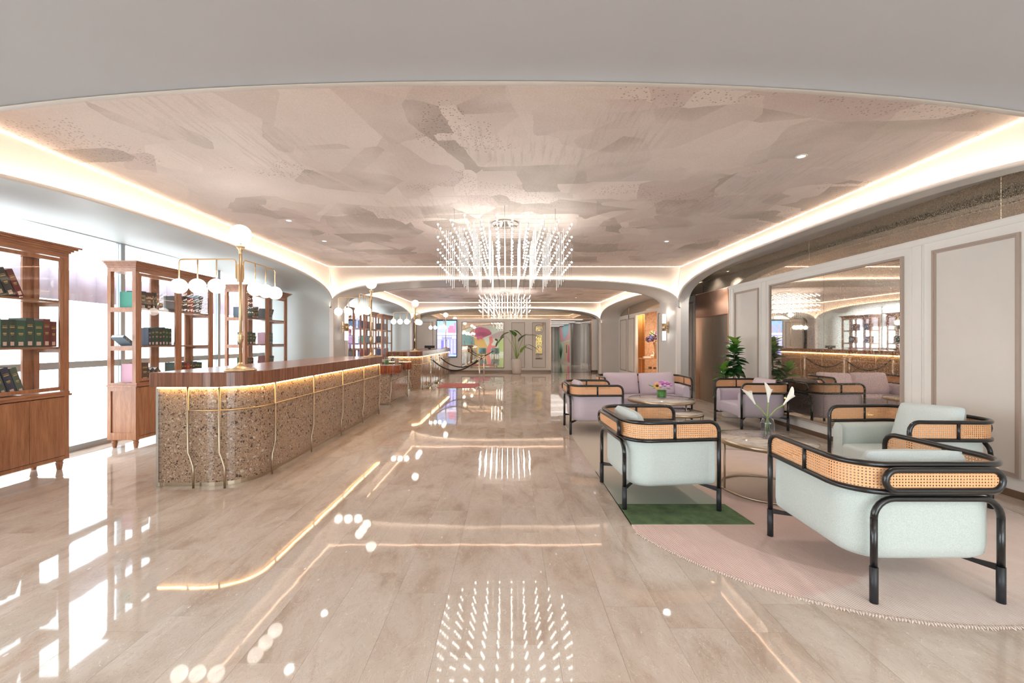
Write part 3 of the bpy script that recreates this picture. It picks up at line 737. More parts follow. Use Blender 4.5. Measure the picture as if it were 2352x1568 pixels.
for k in range(4):
    m = MB(); m.tube([(-.13 + k * .085 + .03 * math.cos(a), 0, -.74 + .03 * math.sin(a)) for a in [2 * PI * i / 16 for i in range(16)]], .011, 5, closed=True); m.build('icon', M['baseb'] if k < 3 else M['gold'], sg)

# ---- corridor beyond the doorway
cor = MB(); cor.box(2.02, 1.5, 20.1, 33, 0, 3.4); cw = struct(cor.build('wall_corridor_left', M['panelwhite']))
m = MB(); m.frame('y', YW - .02, 2.0, 4.01, -0.03, 2.58, 0.03, 0.16); struct(m.build('door_1', M['copper']))
m = MB(); m.box(3.92, 4.02, 26.5, 33, 0, 2.9); cm = struct(m.build('wall_corridor_right', M['white']))
m = MB(); m.box(1.5, 5.5, 20.1, 33.2, 2.62, 2.7); struct(m.build('ceiling_corridor', M['cove']))
for y in (21.5, 24, 26.5, 29, 31.5): MB().box(2.1, 3.85, y, y + .25, 2.6, 2.62).build('light_panel', emi('corridor_light', (1, .95, .9), .6), None)['kind'] = 'structure'
m = MB(); m.box(3.98, 4.16, 25.6, 26.5, 0, 2.6); struct(m.build('wall_corridor_pier', M['darkwall']))
m = MB(); m.box(4.1, 4.6, 25.62, 25.66, 0, 2.6); struct(m.build('wall_corridor_lift', M['darkwall']))
cp = MB(); cp.prism([(4.38, 25.2), (4.6, 24.0), (4.7, 24.0), (4.5, 25.2)], 0, 2.6); cp = struct(cp.build('wall_corridor_panel', M['white']))
m = MB(); m.prism([(4.375, 25.1), (4.465, 24.62), (4.455, 24.62), (4.365, 25.1)], .2, 2.4); m.build('panel', M['grey'], cp)
m = MB(); m.prism([(4.475, 24.56), (4.565, 24.1), (4.555, 24.1), (4.465, 24.56)], .2, 2.4); m.build('panel', M['grey'], cp)
m = MB(); m.box(4.6, 4.62, 20.1, 24.0, 0, 2.6); struct(m.build('wall_corridor_mirror', M['mirrorclear']))
m = MB(); m.box(1.5, 5.5, 33, 33.1, 0, 2.7); ew = struct(m.build('wall_corridor_end', M['panelwhite']))
MB().box(2.1, 3.3, 32.9, 33, 0, 1.7).build('dark_doorway', M['dark'], ew)  # solid dark slab; its colour stands in for an unlit doorway
for x in (2.4, 2.75, 3.1): MB().tube([(x + .14 * math.cos(a), 32.95, 2.0 + .14 * math.sin(a)) for a in [PI * i / 12 for i in range(13)]] , .02, 5).build('gold_arc', M['brass'], ew)
MB().box(3.45, 3.6, 32.6, 32.9, 0, 2.6).build('column', M['white'], ew)
# corridor mural
mur = empty('corridor_mural', (3.915, 29.75, 0.1), 0, 'pastel mural of blue and pink washes with cactus along the corridor', 'mural')
MU = {k: simple('mural_' + k, c, 0.7) for k, c in {'mint': hexc(196, 222, 208), 'blue': hexc(160, 200, 214), 'pink': hexc(226, 170, 178), 'hot': hexc(222, 118, 152), 'sand': hexc(222, 196, 168), 'green': hexc(70, 104, 70), 'yellow': hexc(212, 176, 112), 'mauve': hexc(190, 172, 182), 'lime': hexc(172, 200, 136), 'rose': hexc(198, 104, 142), 'rosed': hexc(150, 66, 104), 'skin': hexc(222, 128, 132), 'hair': hexc(50, 32, 32), 'slate': hexc(112, 152, 158), 'pale': hexc(206, 222, 214)}.items()}
def flat_x(name, poly, x, matl, parent): return MB().prism([(a, b) for a, b in poly], x, x - .003, 'x').build(name, matl, parent)
flat_x('ground', [(-3.2, 0), (3.2, 0), (3.2, 2.5), (-3.2, 2.5)], 0, MU['mint'], mur)
flat_x('wash', [(-3.1, 1.5), (1.5, 1.3), (2.4, 2.5), (-3.1, 2.5)], -.004, MU['pink'], mur); flat_x('wash', [(-2.5, 1.9), (-.5, 1.4), (1, 2.5), (-3.1, 2.5)], -.008, MU['blue'], mur)
flat_x('wash', [(-3.1, 0), (-.6, 0), (-.4, 1.3), (-3.1, 1.4)], -.004, MU['sand'], mur); flat_x('bloom', [(-3.1, 0), (-2.2, .1), (-2.5, 1.2), (-3.1, 1.0)], -.008, MU['hot'], mur)
flat_x('cactus', [(-2, .6), (-1.6, .6), (-1.6, 1.1), (-1.8, 1.2), (-2, 1.1)], -.008, MU['green'], mur)
for k in range(7): flat_x('palm_frond', [(1.6, .1), (1.3, .1), (2.6 - k * .45, 1.3 - .1 * abs(k - 3))], -.008 - k * .002, MU['green'], mur)
cl = bpy.data.lights.new('corridor_lamp', 'AREA'); cl.energy = 22; cl.size = 1.5; cl.size_y = 9; cl.shape = 'RECTANGLE'; cl.color = (1, .93, .86)
co = bpy.data.objects.new('corridor_lamp', cl); COL.objects.link(co); co.location = (3, 27, 2.58)

# ---- entrance side, behind the camera (seen only in the mirrors)
m = MB(); m.box(-5.95, -.2, -5.2, -5.1, 0, 3.2); rw = struct(m.build('wall_rear', M['panelwhite']))
window_e = empty('window_3', (2.4, -5.15, 0)); struct(window_e)
for x in (-2.6, -1.2, 0, 1.2, 2.45): MB().box(x - .03, x + .03, -.03, .03, 0, 3.0).build('mullion', M['alu'], window_e)
for a, b in ((-2.57, -1.23), (-1.17, -.03), (.03, 1.17), (1.23, 2.42)): MB().box(a, b, -.004, .004, .05, 2.98).build('pane', M['glass'], window_e)
ml = empty('entrance_mural', (-2.9, -5.1, 0), PI, 'rose and figure mural behind the camera, reflected in the far mirror', 'mural')
# drawing units of 4.2 mm; x runs as seen in the mirror
def art(name, pts, layer, mt):
    P = [(-(-5.56 + .004208 * a + 2.9), 4.469 - .004208 * b) for a, b in pts]
    return MB().prism(P, -.004 * layer, -.004 * layer - .003, 'y').build(name, MU[mt], ml)
art('ground', [(120, 350), (1230, 350), (1230, 1060), (120, 1060)], 1, 'pale')
art('wash', [(120, 500), (430, 600), (480, 1060), (120, 1060)], 2, 'slate')
art('wash', [(850, 560), (1080, 460), (1230, 430), (1230, 640), (860, 640)], 2, 'mauve'); art('wash', [(1030, 640), (1230, 660), (1230, 980), (1060, 980)], 2, 'lime')
art('robe', [(420, 620), (680, 640), (800, 900), (800, 1060), (500, 1060)], 3, 'yellow')
art('figure', [(820, 590), (900, 590), (930, 720), (880, 820), (990, 820), (980, 870), (880, 920), (830, 1060), (760, 1060), (770, 880), (830, 760)], 4, 'skin')
art('hair', [(960, 660), (1000, 640), (1040, 660), (1045, 720), (1020, 850), (985, 850), (1000, 720)], 5, 'hair'); art('scarf', [(880, 790), (930, 720), (990, 690), (1030, 710), (990, 780), (920, 830)], 6, 'pale')
rc = (600, 490)
art('rose', [(rc[0] + 280 * math.cos(a) * (1 + .06 * math.sin(5 * a)), rc[1] + 130 * math.sin(a) * (1 + .1 * math.cos(4 * a))) for a in [2 * PI * i / 30 for i in range(30)]], 6, 'rose')
for k in range(5):
    R_ = 240 - k * 45
    ring = [(rc[0] + 40 + R_ * math.cos(a), rc[1] - 20 + R_ * .5 * math.sin(a)) for a in [PI * i / 14 for i in range(15)]]
    art('petal', ring + [(x, y - 14) for x, y in ring[::-1]], 7 + k, 'rosed')
art('rose_tip', [(500, 600), (600, 560), (680, 600), (640, 660), (590, 650), (520, 690)], 8, 'rose')
# teal tub chairs under the mural
def tub_chair(x, y, rz, label):
    t = empty('tub_chair', (x, y, 0), rz, label, 'chair', 'teal chairs by the entrance')
    m = MB(); pr = [(.0, .25), (.36, .25), (.40, .5), (.42, .82), (.37, .85), (.34, .8), (.33, .5), (.0, .44)]
    m.lathe(pr, 18, (0, 0, 0), PI * .95, PI * 2.05); m.build('shell', M['teal'], t)
    MB().rbox(-.32, .32, -.2, .34, .3, .46, .04).build('seat', M['teal'], t)
    for sx in (-.24, .24):
        for sy in (-.2, .24): MB().tube([(sx, sy, .28), (sx * 1.1, sy * 1.1, 0)], [.02, .012], 8).build('leg', M['dark'], t)
tub_chair(-2.55, -0.6, 2.6, 'teal velvet tub chair by the entrance, reflected left in far mirror'); tub_chair(-1.3, -0.6, 3.6, 'teal velvet tub chair by the entrance, reflected right in far mirror')

# ------------------------------------------------------------------ reception counters
def uc(x0, x1, y0, y1, r_near, inset=0.0, n=10):
    """outline of a counter, front side = x1, near end rounded at (x1, y0); ccw"""
    x0 += inset; x1 -= inset; y0 += inset; y1 -= inset; r = max(0.01, r_near - inset)
    return [(x0, y0)] + arc2(x1 - r, y0 + r, r, -PI / 2, 0, n) + [(x1, y1), (x0, y1)]
def path_uc(x0, x1, y0, y1, r, out, n=10):
    """open front path (near end then long side), offset outward"""
    return [(x0, y0 - out)] + arc2(x1 - r, y0 + r, r + out, -PI / 2, 0, n) + [(x1 + out, y1)]
def counter(x0, x1, y0, y1, label, rods_near, rods_side, zt=1.18, r=0.4):
    t = empty('reception_counter', ((x0 + x1) / 2, (y0 + y1) / 2, 0), 0, label, 'counter', 'reception counters')
    ox, oy = (x0 + x1) / 2, (y0 + y1) / 2; L = lambda P: [(a - ox, b - oy) for a, b in P]
    zb = zt - 0.15
    MB().prism(L(uc(x0, x1, y0, y1, r, 0.01)), 0.045, zb).build('terrazzo_body', M['terrazzo'], t)
    MB().prism(L(uc(x0, x1, y0, y1, r, 0.03)), 0.0, 0.045).build('plinth', M['bronze'], t)
    m = MB(); m.prism(L(uc(x0 - .05, x1 + .05, y0 - .05, y1 + .03, r + .05)), zb, zt); m.build('wooden_top', M['walnut'], t, bevel=0.006)
    m = MB(); m.tube([(a, b, zb - .008) for a, b in L(path_uc(x0 + .01, x1, y0, y1, r, 0.018))], .008, 5); m.build('led_strip', M['leddesk'], t)
    m = MB(); m.box(x0 - ox - .012, x0 - ox + .012, y0 - oy - .012, y0 - oy + .02, 0, zb); m.build('edge_trim', M['chrome'], t)
    o_ = 0.03
    for x in rods_near:
        sg_ = 0.05; m = MB(); y = y0 - o_ - oy; m.tube([(x - ox, y, zb), (x - ox, y, .36), (x - ox + .015, y, .33), (x - ox + sg_, y, .22), (x - ox + sg_ + .005, y, .18), (x - ox + sg_ + .005, y, 0)], .0105, 8); m.build('rod', M['bronze'], t)
    for y in rods_side:
        m = MB(); x = x1 + o_ - ox; m.tube([(x, y - oy, zb), (x, y - oy, .36), (x, y - oy - .015, .33), (x, y - oy - .06, .22), (x, y - oy - .065, .18), (x, y - oy - .065, 0)], .0105, 8); m.build('rod', M['bronze'], t)
    m = MB(); m.tube([(a, b, .79) for a, b in L([(rods_near[0], y0 - o_)] + path_uc(x0, x1, y0, y1, r, o_)[1:])], .0075, 8); m.build('rail', M['brass'], t)
    return t
counter(-3.60, -2.70, 4.27, 8.68, 'long brown terrazzo reception counter with walnut top, the nearest one', (-3.27, -2.95), (4.76, 5.7, 6.7, 7.68, 8.63))
c2 = counter(-3.60, -2.70, 12.45, 18.9, 'terrazzo reception counter with walnut top beyond the pastry counter', (-3.3, -2.97), (12.95, 14.0, 15.2, 16.4, 17.6, 18.85))

# low pastry display counter between them
px0, px1, py0, py1 = -3.6, -2.78, 9.72, 11.4
pc = empty('pastry_counter', ((px0 + px1) / 2, (py0 + py1) / 2, 0), 0, 'low terrazzo display counter with fluted red wood trays between both receptions', 'counter')
ox, oy = (px0 + px1) / 2, (py0 + py1) / 2
MB().box(px0 - ox, px1 - ox, py0 - oy, py1 - oy, .045, .74).build('terrazzo_body', M['terrazzo'], pc)
MB().box(px0 - ox + .02, px1 - ox - .02, py0 - oy + .02, py1 - oy - .02, 0, .045).build('plinth', M['bronze'], pc)
for (x, y) in ((px1 + .03, py0 + .02), (px1 + .03, py1 - .03)):
    MB().tube([(x - ox, y - oy, .74), (x - ox, y - oy, .34), (x - ox, y - oy - .06, .22), (x - ox, y - oy - .06, 0)], .011, 8).build('rod', M['bronze'], pc)
MB().tube([(px1 + .03 - ox, py0 - oy, .55), (px1 + .03 - ox, py1 - oy, .55)], .008, 8).build('rail', M['bronze'], pc)
def fluted_tray(y0, y1, x1):
    P = [(px0 + .25, y0)] + arc2(x1 - .16, y0 + .16, .16, -PI / 2, 0, 6) + arc2(x1 - .16, y1 - .16, .16, 0, PI / 2, 6) + [(px0 + .25, y1)]
    P = [(a - ox, b - oy) for a, b in P]
    tr = MB().prism(P, .74, .93).build('tray', M['flute'], pc)
    m = MB(); pts = P[:]; 
    for a, b in zip(pts[:-1], pts[1:]):
        d = math.dist(a, b); n = max(1, int(d / .035))
        for k in range(n):
            f = (k + .5) / n; x, y = a[0] + (b[0] - a[0]) * f, a[1] + (b[1] - a[1]) * f
            m.tube([(x, y, .76), (x, y, .88)], .012, 6)
    o = m.build('flutes', M['flute'], tr)
    MB().prism(P, .93, .945).build('marble_top', M['tabletop'], tr)
fluted_tray(9.66, 10.15, -2.58); fluted_tray(11.0, 11.35, -2.62)
m = MB(); m.box(px0 - ox + .1, px1 - ox - .01, 10.18 - oy, 10.97 - oy, .74, .78); m.build('display_floor', M['tabletop'], pc)
m = MB(); m.frame('x', px1 - ox - .015, 10.2 - oy, 10.95 - oy, .78, 1.0, .012, .012); m.box(px0 - ox + .1, px1 - ox, 10.18 - oy, 10.97 - oy, 1.0, 1.02); m.build('display_case_frame', M['bronze'], pc)
MB().box(px1 - ox - .008, px1 - ox - .004, 10.2 - oy, 10.95 - oy, .78, 1.0).build('glass_front', M['glass'], pc)
for k in range(5):
    t = tag(MB().rbox(-3.1 + .0, -2.95, 10.28 + k * .13, 10.37 + k * .13, .782, .83, .015).build('pastry', simple('pastry_%d' % k, [hexc(214, 170, 110), hexc(188, 120, 70), hexc(232, 204, 160)][k % 3], .6)), ['small golden', 'dark brown', 'pale cream', 'second golden', 'last dark'][k] + ' pastry in the display case, %s from the front tray' % ['first', 'second', 'third', 'fourth', 'fifth'][k], 'pastry', 'pastries in the display case')
# jars on the near tray
def jar(name, x, y, r, h, fill, fh, label, lid=False):
    t = empty(name, (x, y, .946), 0, label, 'jar')
    MB().lathe([(r * .7, 0), (r, .01), (r, h), (r * 1.04, h + .01)], 16).build('glass_body', M['jarglass'], t)
    if fill: MB().lathe([(0, .012), (r * .82, .014), (r * .82, fh), (0, fh + .005)], 14).build('contents', fill, t)
    return t
jar('glass_jar', -2.88, 9.82, .055, .17, simple('green_filling', hexc(96, 150, 70), .6), .10, 'straight glass jar with green filling on the fluted tray')
t = empty('cake_dome', (-2.76, 9.9, .946), 0, 'footed glass dish under a pointed dome beside the green jar', 'dish')
MB().lathe([(.05, 0), (.012, .015), (.012, .06), (.08, .075), (.08, .08)], 14).build('stand', M['jarglass'], t)
MB().lathe([(.078, .08), (.082, .12), (.07, .17), (.03, .2), (.012, .22), (.018, .24), (0, .25)], 16).build('dome', M['jarglass'], t)
MB().sphere((0, 0, .115), .045, 12, 8).build('chocolates', simple('chocolate', hexc(96, 62, 48), .5), t)
jar('glass_goblet', -2.66, 9.9, .05, .2, simple('blush_candle', hexc(214, 160, 140), .6), .14, 'tall glass cylinder with a blush candle at the tray edge')

# globe lamps
def globe_lamp(x, y, label, d2=1):
    t = empty('globe_lamp', (x, y, 1.18), 0, label, 'lamp', 'brass globe lamps on the counters')
    m = MB(); m.lathe([(.15, 0), (.155, .008), (.15, .016), (.1, .02), (.06, .035), (.035, .06), (.022, .09), (0, .09)], 24)
    for k in range(8): a = k * PI / 4; m.sphere((.12 * math.cos(a), .12 * math.sin(a), .016), .022, 8, 5, .5)
    m.build('base', M['brass'], t)
    MB().tube([(0, 0, .05), (0, 0, 1.34)], .0155, 12).build('pole', M['brass'], t)
    MB().lathe([(.016, .3), (.032, .345), (.032, .355), (.03, .36), (.034, .365), (.016, .41)], 8).build('knot', M['brass'], t)
    MB().lathe([(.016, 1.26), (.02, 1.3), (.045, 1.34), (.03, 1.345), (.01, 1.35), (.01, 1.38), (.05, 1.385), (.05, 1.395), (0, 1.395)], 12).build('trumpet_collar', M['brass'], t)
    MB().sphere((0, 0, 1.475), .105, 24, 14, .95).build('top_globe', M['globe'], t)
    for dx, dy in ((-1, 0), (0, d2)):
        P = [(dx * .03, dy * .03, .98), (dx * .05, dy * .05, 1.0), (dx * .05, dy * .05, 1.17)]
        P += [(dx * (.05 + .035 * (1 - math.cos(a))), dy * (.05 + .035 * (1 - math.cos(a))), 1.17 + .035 * math.sin(a)) for a in [PI / 2 * i / 5 for i in range(1, 6)]]
        P += [(dx * (.63 + .035 * math.sin(a)), dy * (.63 + .035 * math.sin(a)), 1.17 + .035 * math.cos(a)) for a in [PI / 2 * i / 5 for i in range(6)]] + [(dx * .665, dy * .665, .99)]
        arm = MB().tube(P, .0075, 8).build('arm', M['brass'], t)
        m = MB(); m.box(min(dx * .012, dx * .03) - .006, max(dx * .012, dx * .03) + .006, min(dy * .012, dy * .03) - .006, max(dy * .012, dy * .03) + .006, .96, 1.15); m.build('arm_bracket', M['brass'], arm)
        for k, e in enumerate((.26, .465, .665)):
            if k < 2: MB().tube([(dx * e, dy * e, 1.205), (dx * e, dy * e, .99)], .0065, 8).build('drop_rod', M['brass'], arm)
            MB().sphere((dx * e, dy * e, .915), .08, 20, 12).build('globe', M['globe'], arm)
    return t
globe_lamp(-2.90, 4.5, 'brass counter lamp with white globes at the near end of the nearest counter', 1)
globe_lamp(-2.78, 8.42, 'brass counter lamp with white globes at the far end of the nearest counter', -1)
globe_lamp(-2.86, 12.75, 'brass counter lamp with white globes at near end of the rear counter', 1)
globe_lamp(-2.78, 18.4, 'brass counter lamp with white globes in front of the digital screen', -1)
m_ = empty('monitor', (-3.3, 16.6, 1.18), 0, 'low dark monitor top edge on the rear reception counter', 'monitor')
MB().box(-.05, .35, -.02, .02, .04, .14).build('display', M['dark'], m_); MB().box(.1, .2, -.05, .05, 0, .05).build('stand', M['dark'], m_)

# ------------------------------------------------------------------ bookcases and books
BX, BD = -5.2, 0.4
def bookcase(y0, y1, label):
    L = y1 - y0; t = empty('bookcase', (BX, (y0 + y1) / 2, 0), 0, label, 'bookcase', 'glazed teak bookcases at the windows'); h = L / 2; w = M['teak']; wy = M['teaky']
    for sx in (-.05, -BD + .05):
        for sy in (-h + .06, h - .06): MB().lathe([(.022, 0), (.024, .01), (.034, .075), (.036, .08), (.026, .09), (.036, .1), (.036, .12)], 12, (sx, sy, 0)).build('foot', w, t)
    m = MB(); m.box(-BD - .001, .001, -h - .001, h + .001, .12, .16); m.box(-BD + .002, -BD + .02, -h + .051, h - .051, .161, .855)
    for s in (-1, 1):
        e = s * h; i = s * (h - .05)
        m.box(-.05, 0, e, i, .16, .86); m.box(-BD, -BD + .05, e, i, .16, .86); m.box(-BD + .05, -.05, e, i, .16, .22); m.box(-BD + .05, -.05, e, i, .80, .86)
        m.box(-BD + .05, -.05, s * (h - .015), s * (h - .03), .22, .80)
    m.build('base_cabinet', w, t)
    for k in range(4):
        a = -h + .05 + k * (L - .1) / 4; b = a + (L - .1) / 4 - .004
        dr = MB().box(-.012, .006, a, b, .165, .85).build('cabinet_door', w, t, bevel=.002)
    m = MB(); m.box(-BD - .0, .022, -h - .015, h + .015, .86, .885); m.box(-BD, .01, -h, h, .885, .915); m.build('ledge', wy, t)
    for x0, x1 in ((-.05, 0), (-BD, -BD + .05)):
        for s in (-1, 1): MB().box(x0, x1, s * h, s * (h - .055), .915, 2.47).build('corner_post', w, t)
    MB().box(-BD, -BD + .025, h - .055, h - .15, .915, 2.47).build('rear_stile', w, t); MB().box(-BD, -BD + .025, -.075, .075, .915, 2.47).build('rear_stile', w, t)
    MB().box(-.05, 0, -.02, .02, .915, 2.47).build('centre_post', w, t)
    for s in (-1, 1):
        for z in (1.40, 1.94): MB().box(-BD + .05, -.05, s * h, s * (h - .03), z - .035, z + .03).build('side_rail', wy, t)
    for z in (1.42, 1.96): MB().box(-BD + .01, -.055, -h + .03, h - .03, z - .012, z + .012).build('shelf', wy, t)
    m = MB(); m.box(-BD, 0, -h, h, 2.47, 2.53)
    for k, (o_, z) in enumerate(((.012, 2.53), (.03, 2.55), (.055, 2.57), (.08, 2.59))): m.box(-BD, o_, -h - o_, h + o_, z, z + .02)
    m.build('cornice', wy, t)
    for a, b in ((-h + .055, -.02), (.02, h - .055)):
        d = MB().frame('x', -.025, a, b, .93, 2.46, .04, .022).build('glass_door', w, t)
        MB().box(-.016, -.012, a + .035, b - .035, .965, 2.42).build('pane', M['glass'], d)
    return t
BC = [(3.38, 4.92, 'near left'), (5.8, 7.32, 'second'), (8.2, 9.77, 'third'), (13.3, 14.7, 'fourth'), (15.0, 16.4, 'fifth'), (17.1, 18.6, 'sixth')]
BL = ['glazed teak bookcase nearest the camera, cut by the left edge', 'glazed teak bookcase in the middle with sunlit pale side panel', 'glazed teak bookcase behind the counter next to the grey niche wall',
      'rear bay teak bookcase just past the pillar wall lamp', 'rear bay teak bookcase, middle of the three', 'rear bay teak bookcase farthest back beside the grey curve']
for (a, b, _), l in zip(BC, BL): bookcase(a, b, l)
BOOKME = {}
def book(color, x, y, z, th, hh, dp, lean, label, detail, group, flat=False):
    key = (color, detail)
    if key not in BOOKME:
        m = MB(); m.box(0, -1, -.5, -.42, 0, 1); m.box(0, -1, .42, .5, 0, 1); m.box(0, -.04, -.42, .42, 0, 1)
        if detail:
            m.m = 1; m.box(.002, 0, -.33, .33, .70, .74); m.box(.002, 0, -.33, .33, .77, .785); m.box(.002, 0, -.25, .25, .48, .53); m.box(.002, 0, -.2, .2, .44, .46)
            m.m = 2; m.box(.003, 0, -.26, .26, .06, .2)
        BOOKME[key] = m.mesh('book', [M['book_' + color], M['goldfoil'], M['sticker']])
    if 'pages' not in BOOKME: BOOKME['pages'] = MB().box(-.04, -.96, -.42, .42, .02, .98).mesh('page_block', M['paper'])
    o = bpy.data.objects.new('book', BOOKME[key]); COL.objects.link(o)
    o.scale = (dp, th, hh)
    o.location = (x, y, z); o.rotation_euler = (lean, 0, 0)
    tag(o, label, 'book', group)
    p = bpy.data.objects.new('page_block', BOOKME['pages']); COL.objects.link(p); p.parent = o
    return o
ORD = ['first', 'second', 'third', 'fourth', 'fifth', 'sixth', 'seventh', 'eighth', 'ninth', 'tenth']
SHN = ['bottom', 'middle', 'top']; CASE = ['nearest bookcase', 'second bookcase', 'third bookcase', 'fourth bookcase', 'fifth bookcase', 'farthest bookcase']
def row(ci, half, sh, ystart, cols, th=.045, hh=.26, lean=0.0, flatdeg=None):
    zz = (.918, 1.433, 1.973)[sh]; y = ystart; det = ci < 3
    for k, c in enumerate(cols):
        t_ = th * rnd.uniform(.8, 1.25); h_ = hh * rnd.uniform(.93, 1.05) if lean == 0 else hh
        dp = rnd.uniform(.17, .2)
        lb = '%s book, %s from left on %s shelf, %s half of the %s' % (c, ORD[k % 10], SHN[sh], 'near' if half == 0 else 'far', CASE[ci])
        ln = lean
        # lean > 0 tips the top towards the camera side (-y)
        dz = abs(math.sin(ln)) * t_ / 2
        book(c, BX - .1, y + t_ / 2, zz + dz, t_, h_, dp, ln, lb, det, 'books in the bookcases')
        y += t_ / max(.6, math.cos(ln)) + (.003 if ln == 0 else .012)
# nearest case (4.15..4.92 is the visible half)
row(0, 1, 2, 4.17, ['dark green', 'charcoal', 'dark green', 'charcoal', 'maroon'], .062, .30, .38)
row(0, 1, 1, 4.28, ['teal green', 'dark green', 'dark green', 'deep green', 'dark green', 'deep green', 'maroon', 'maroon'], .074, .31)
row(0, 1, 0, 4.14, ['slate blue', 'dark green', 'charcoal', 'grey-green', 'navy', 'grey-green'], .058, .30, .3)
# second
row(1, 0, 2, 5.88, ['teal green', 'charcoal', 'brown'], .09, .24); row(1, 0, 2, 6.2, ['brown', 'dark green'], .04, .25, .12)
row(1, 0, 1, 5.87, ['slate blue'], .05, .2, .95); row(1, 0, 1, 6.12, ['navy', 'dark green', 'dark green', 'charcoal', 'dark green', 'deep green', 'dark green'], .062, .27)
row(1, 0, 0, 5.88, ['pale pink', 'brown'], .1, .27); row(1, 0, 0, 6.2, ['charcoal', 'navy', 'brown'], .05, .2, .7)
row(1, 1, 2, 6.6, ['charcoal', 'red', 'brown', 'charcoal', 'maroon', 'red', 'maroon'], .056, .25); row(1, 1, 2, 7.04, ['slate blue', 'navy'], .05, .3, -.2)
row(1, 1, 0, 6.63, ['dark green', 'dark green', 'brown', 'maroon', 'red', 'brown', 'charcoal', 'dark green', 'deep green', 'dark green'], .05, .23)
# third
row(2, 0, 2, 8.3, ['slate blue', 'grey-green'], .09, .2); row(2, 0, 2, 8.6, ['dark green', 'charcoal', 'dark green', 'charcoal'], .05, .24); row(2, 0, 1, 8.4, ['deep green', 'dark green', 'dark green'], .11, .26)
row(2, 0, 0, 8.4, ['deep green', 'grey-green', 'maroon', 'brown'], .06, .25); row(2, 1, 2, 9.05, ['charcoal', 'maroon', 'brown', 'brown'], .05, .25, -.45)
row(2, 1, 1, 9.06, ['pale pink', 'charcoal', 'deep green', 'dark green', 'grey-green'], .05, .25); row(2, 1, 0, 9.06, ['maroon', 'brown', 'dark green', 'dark green'], .055, .25, -.2)
for ci in (3, 4, 5):
    a, b, _ = BC[ci]; mid = (a + b) / 2
    for half, ys in ((0, a + .1), (1, mid + .08)):
        for sh in range(3):
            row(ci, half, sh, ys + rnd.uniform(0, .15), [rnd.choice(['charcoal', 'dark green', 'maroon', 'pale pink', 'navy', 'teal green', 'red', 'slate blue']) for _ in range(rnd.choice((3, 4, 5)))], .065, .27)
def cloche(y, z, lab, r=.07, h=.26):
    t = empty('glass_cloche', (BX - .18, y, z), 0, lab, 'cloche')
    MB().lathe([(r, .012), (r, h - r), (r * .87, h - r * .5), (r * .5, h - r * .13), (0, h)], 18).build('dome', M['glass'], t)
    MB().lathe([(0, 0), (r * 1.1, 0), (r * 1.1, .012), (0, .012)], 18).build('base', M['teak'], t)
    return t
t = cloche(6.42, 1.972, 'glass cloche on the top shelf of the middle bookcase'); MB().sphere((0, 0, .08), .04, 10, 8).build('ornament', M['brass'], t)
t = cloche(6.72, 1.432, 'glass cloche holding a pale twig on the middle shelf'); MB().tube([(0, -.03, .015), (.01, .03, .2)], .012, 6).build('twig', M['stone'], t)
t = cloche(8.83, 1.432, 'small glass cloche with twig in the third bookcase', .055, .22); MB().tube([(0, -.02, .015), (.01, .02, .17)], .01, 6).build('twig', M['stone'], t)

# ------------------------------------------------------------------ chandeliers
RODME = None
def chandelier(cx, cy, label, n=10, pitch=.2):
    global RODME
    t = empty('chandelier', (cx, cy, 3.23), 0, label, 'chandelier', 'rod and bead chandeliers')
    MB().lathe([(.0, 0), (.2, 0), (.2, -.03), (.19, -.035), (0, -.035)], 32).build('canopy', M['chrome'], t)
    if RODME is None:
        m = MB()
        for z in (-.16, -.33, -.50, -.67): m.sphere((0, 0, z), .0125, 6, 4)
        m.m = 1; m.tube([(0, 0, -.15), (0, 0, -.86)], .0016, 4)
        b = m.mesh('bead_strand', [M['bead'], M['wire']])
        m = MB(); m.tube([(0, 0, -.17), (0, 0, -.90)], .0032, 6); r = m.mesh('acrylic_rod', M['rod']); RODME = (b, r)
    half = (n - 1) / 2; cut = [2, 1, 0, 0, 0, 0, 0, 0, 1, 2] if n == 10 else [1] + [0] * (n - 2) + [1]
    wires = MB()
    for j in range(n):
        for i in range(n):
            if i < cut[j] or i >= n - cut[j]: continue
            o = bpy.data.objects.new('bead_strand', RODME[0]); COL.objects.link(o); o.parent = t
            o.location = ((i - half) * pitch, (j - half) * pitch, 0)
    for j in range(n - 1):
        for i in range(n - 1):
            c = max(cut[j], cut[j + 1])
            if i < c or i >= n - 1 - c: continue
            if (i + j) % 2 and 2 < i < 6 and 2 < j < 6: continue
            o = bpy.data.objects.new('acrylic_rod', RODME[1]); COL.objects.link(o); o.parent = t
            o.location = ((i - half + .5) * pitch, (j - half + .5) * pitch, -.02 * ((i + j) % 3))
    for z in (-.145, -.32, -.49, -.66):
        for j in range(n):
            a = (cut[j] - half) * pitch; y = (j - half) * pitch
            wires.tube([(a, y, z), (-a, y, z)], .0015, 3); wires.tube([(y, a, z), (y, -a, z)], .0015, 3)
    wires.build('wire_grid', M['wire'], t)
    m = MB()
    for x, y in ((-.66, -.66), (.66, -.66), (-.66, .66), (.66, .66), (0, -.8), (0, .8)): m.tube([(x, y, 0), (x, y, -.15)], .0025, 4)
    m.build('hanger', M['wire'], t)
    m = MB()
    for k in range(5): m.tube([(.02 * k, 0, -.03), (.06 * k - .1, .04, -.1), (.05 * k - .08, -.02, -.15), (.03 * k, 0, -.18)], .002, 4)
    m.build('cable', M['wire'], t)
    return t
chandelier(-.05, 6.1, 'large hanging chandelier of light beads and clear rods, the nearer one')
chandelier(-.13, 14.8, 'second bead and rod chandelier hanging in the rear bay', 10, .195)

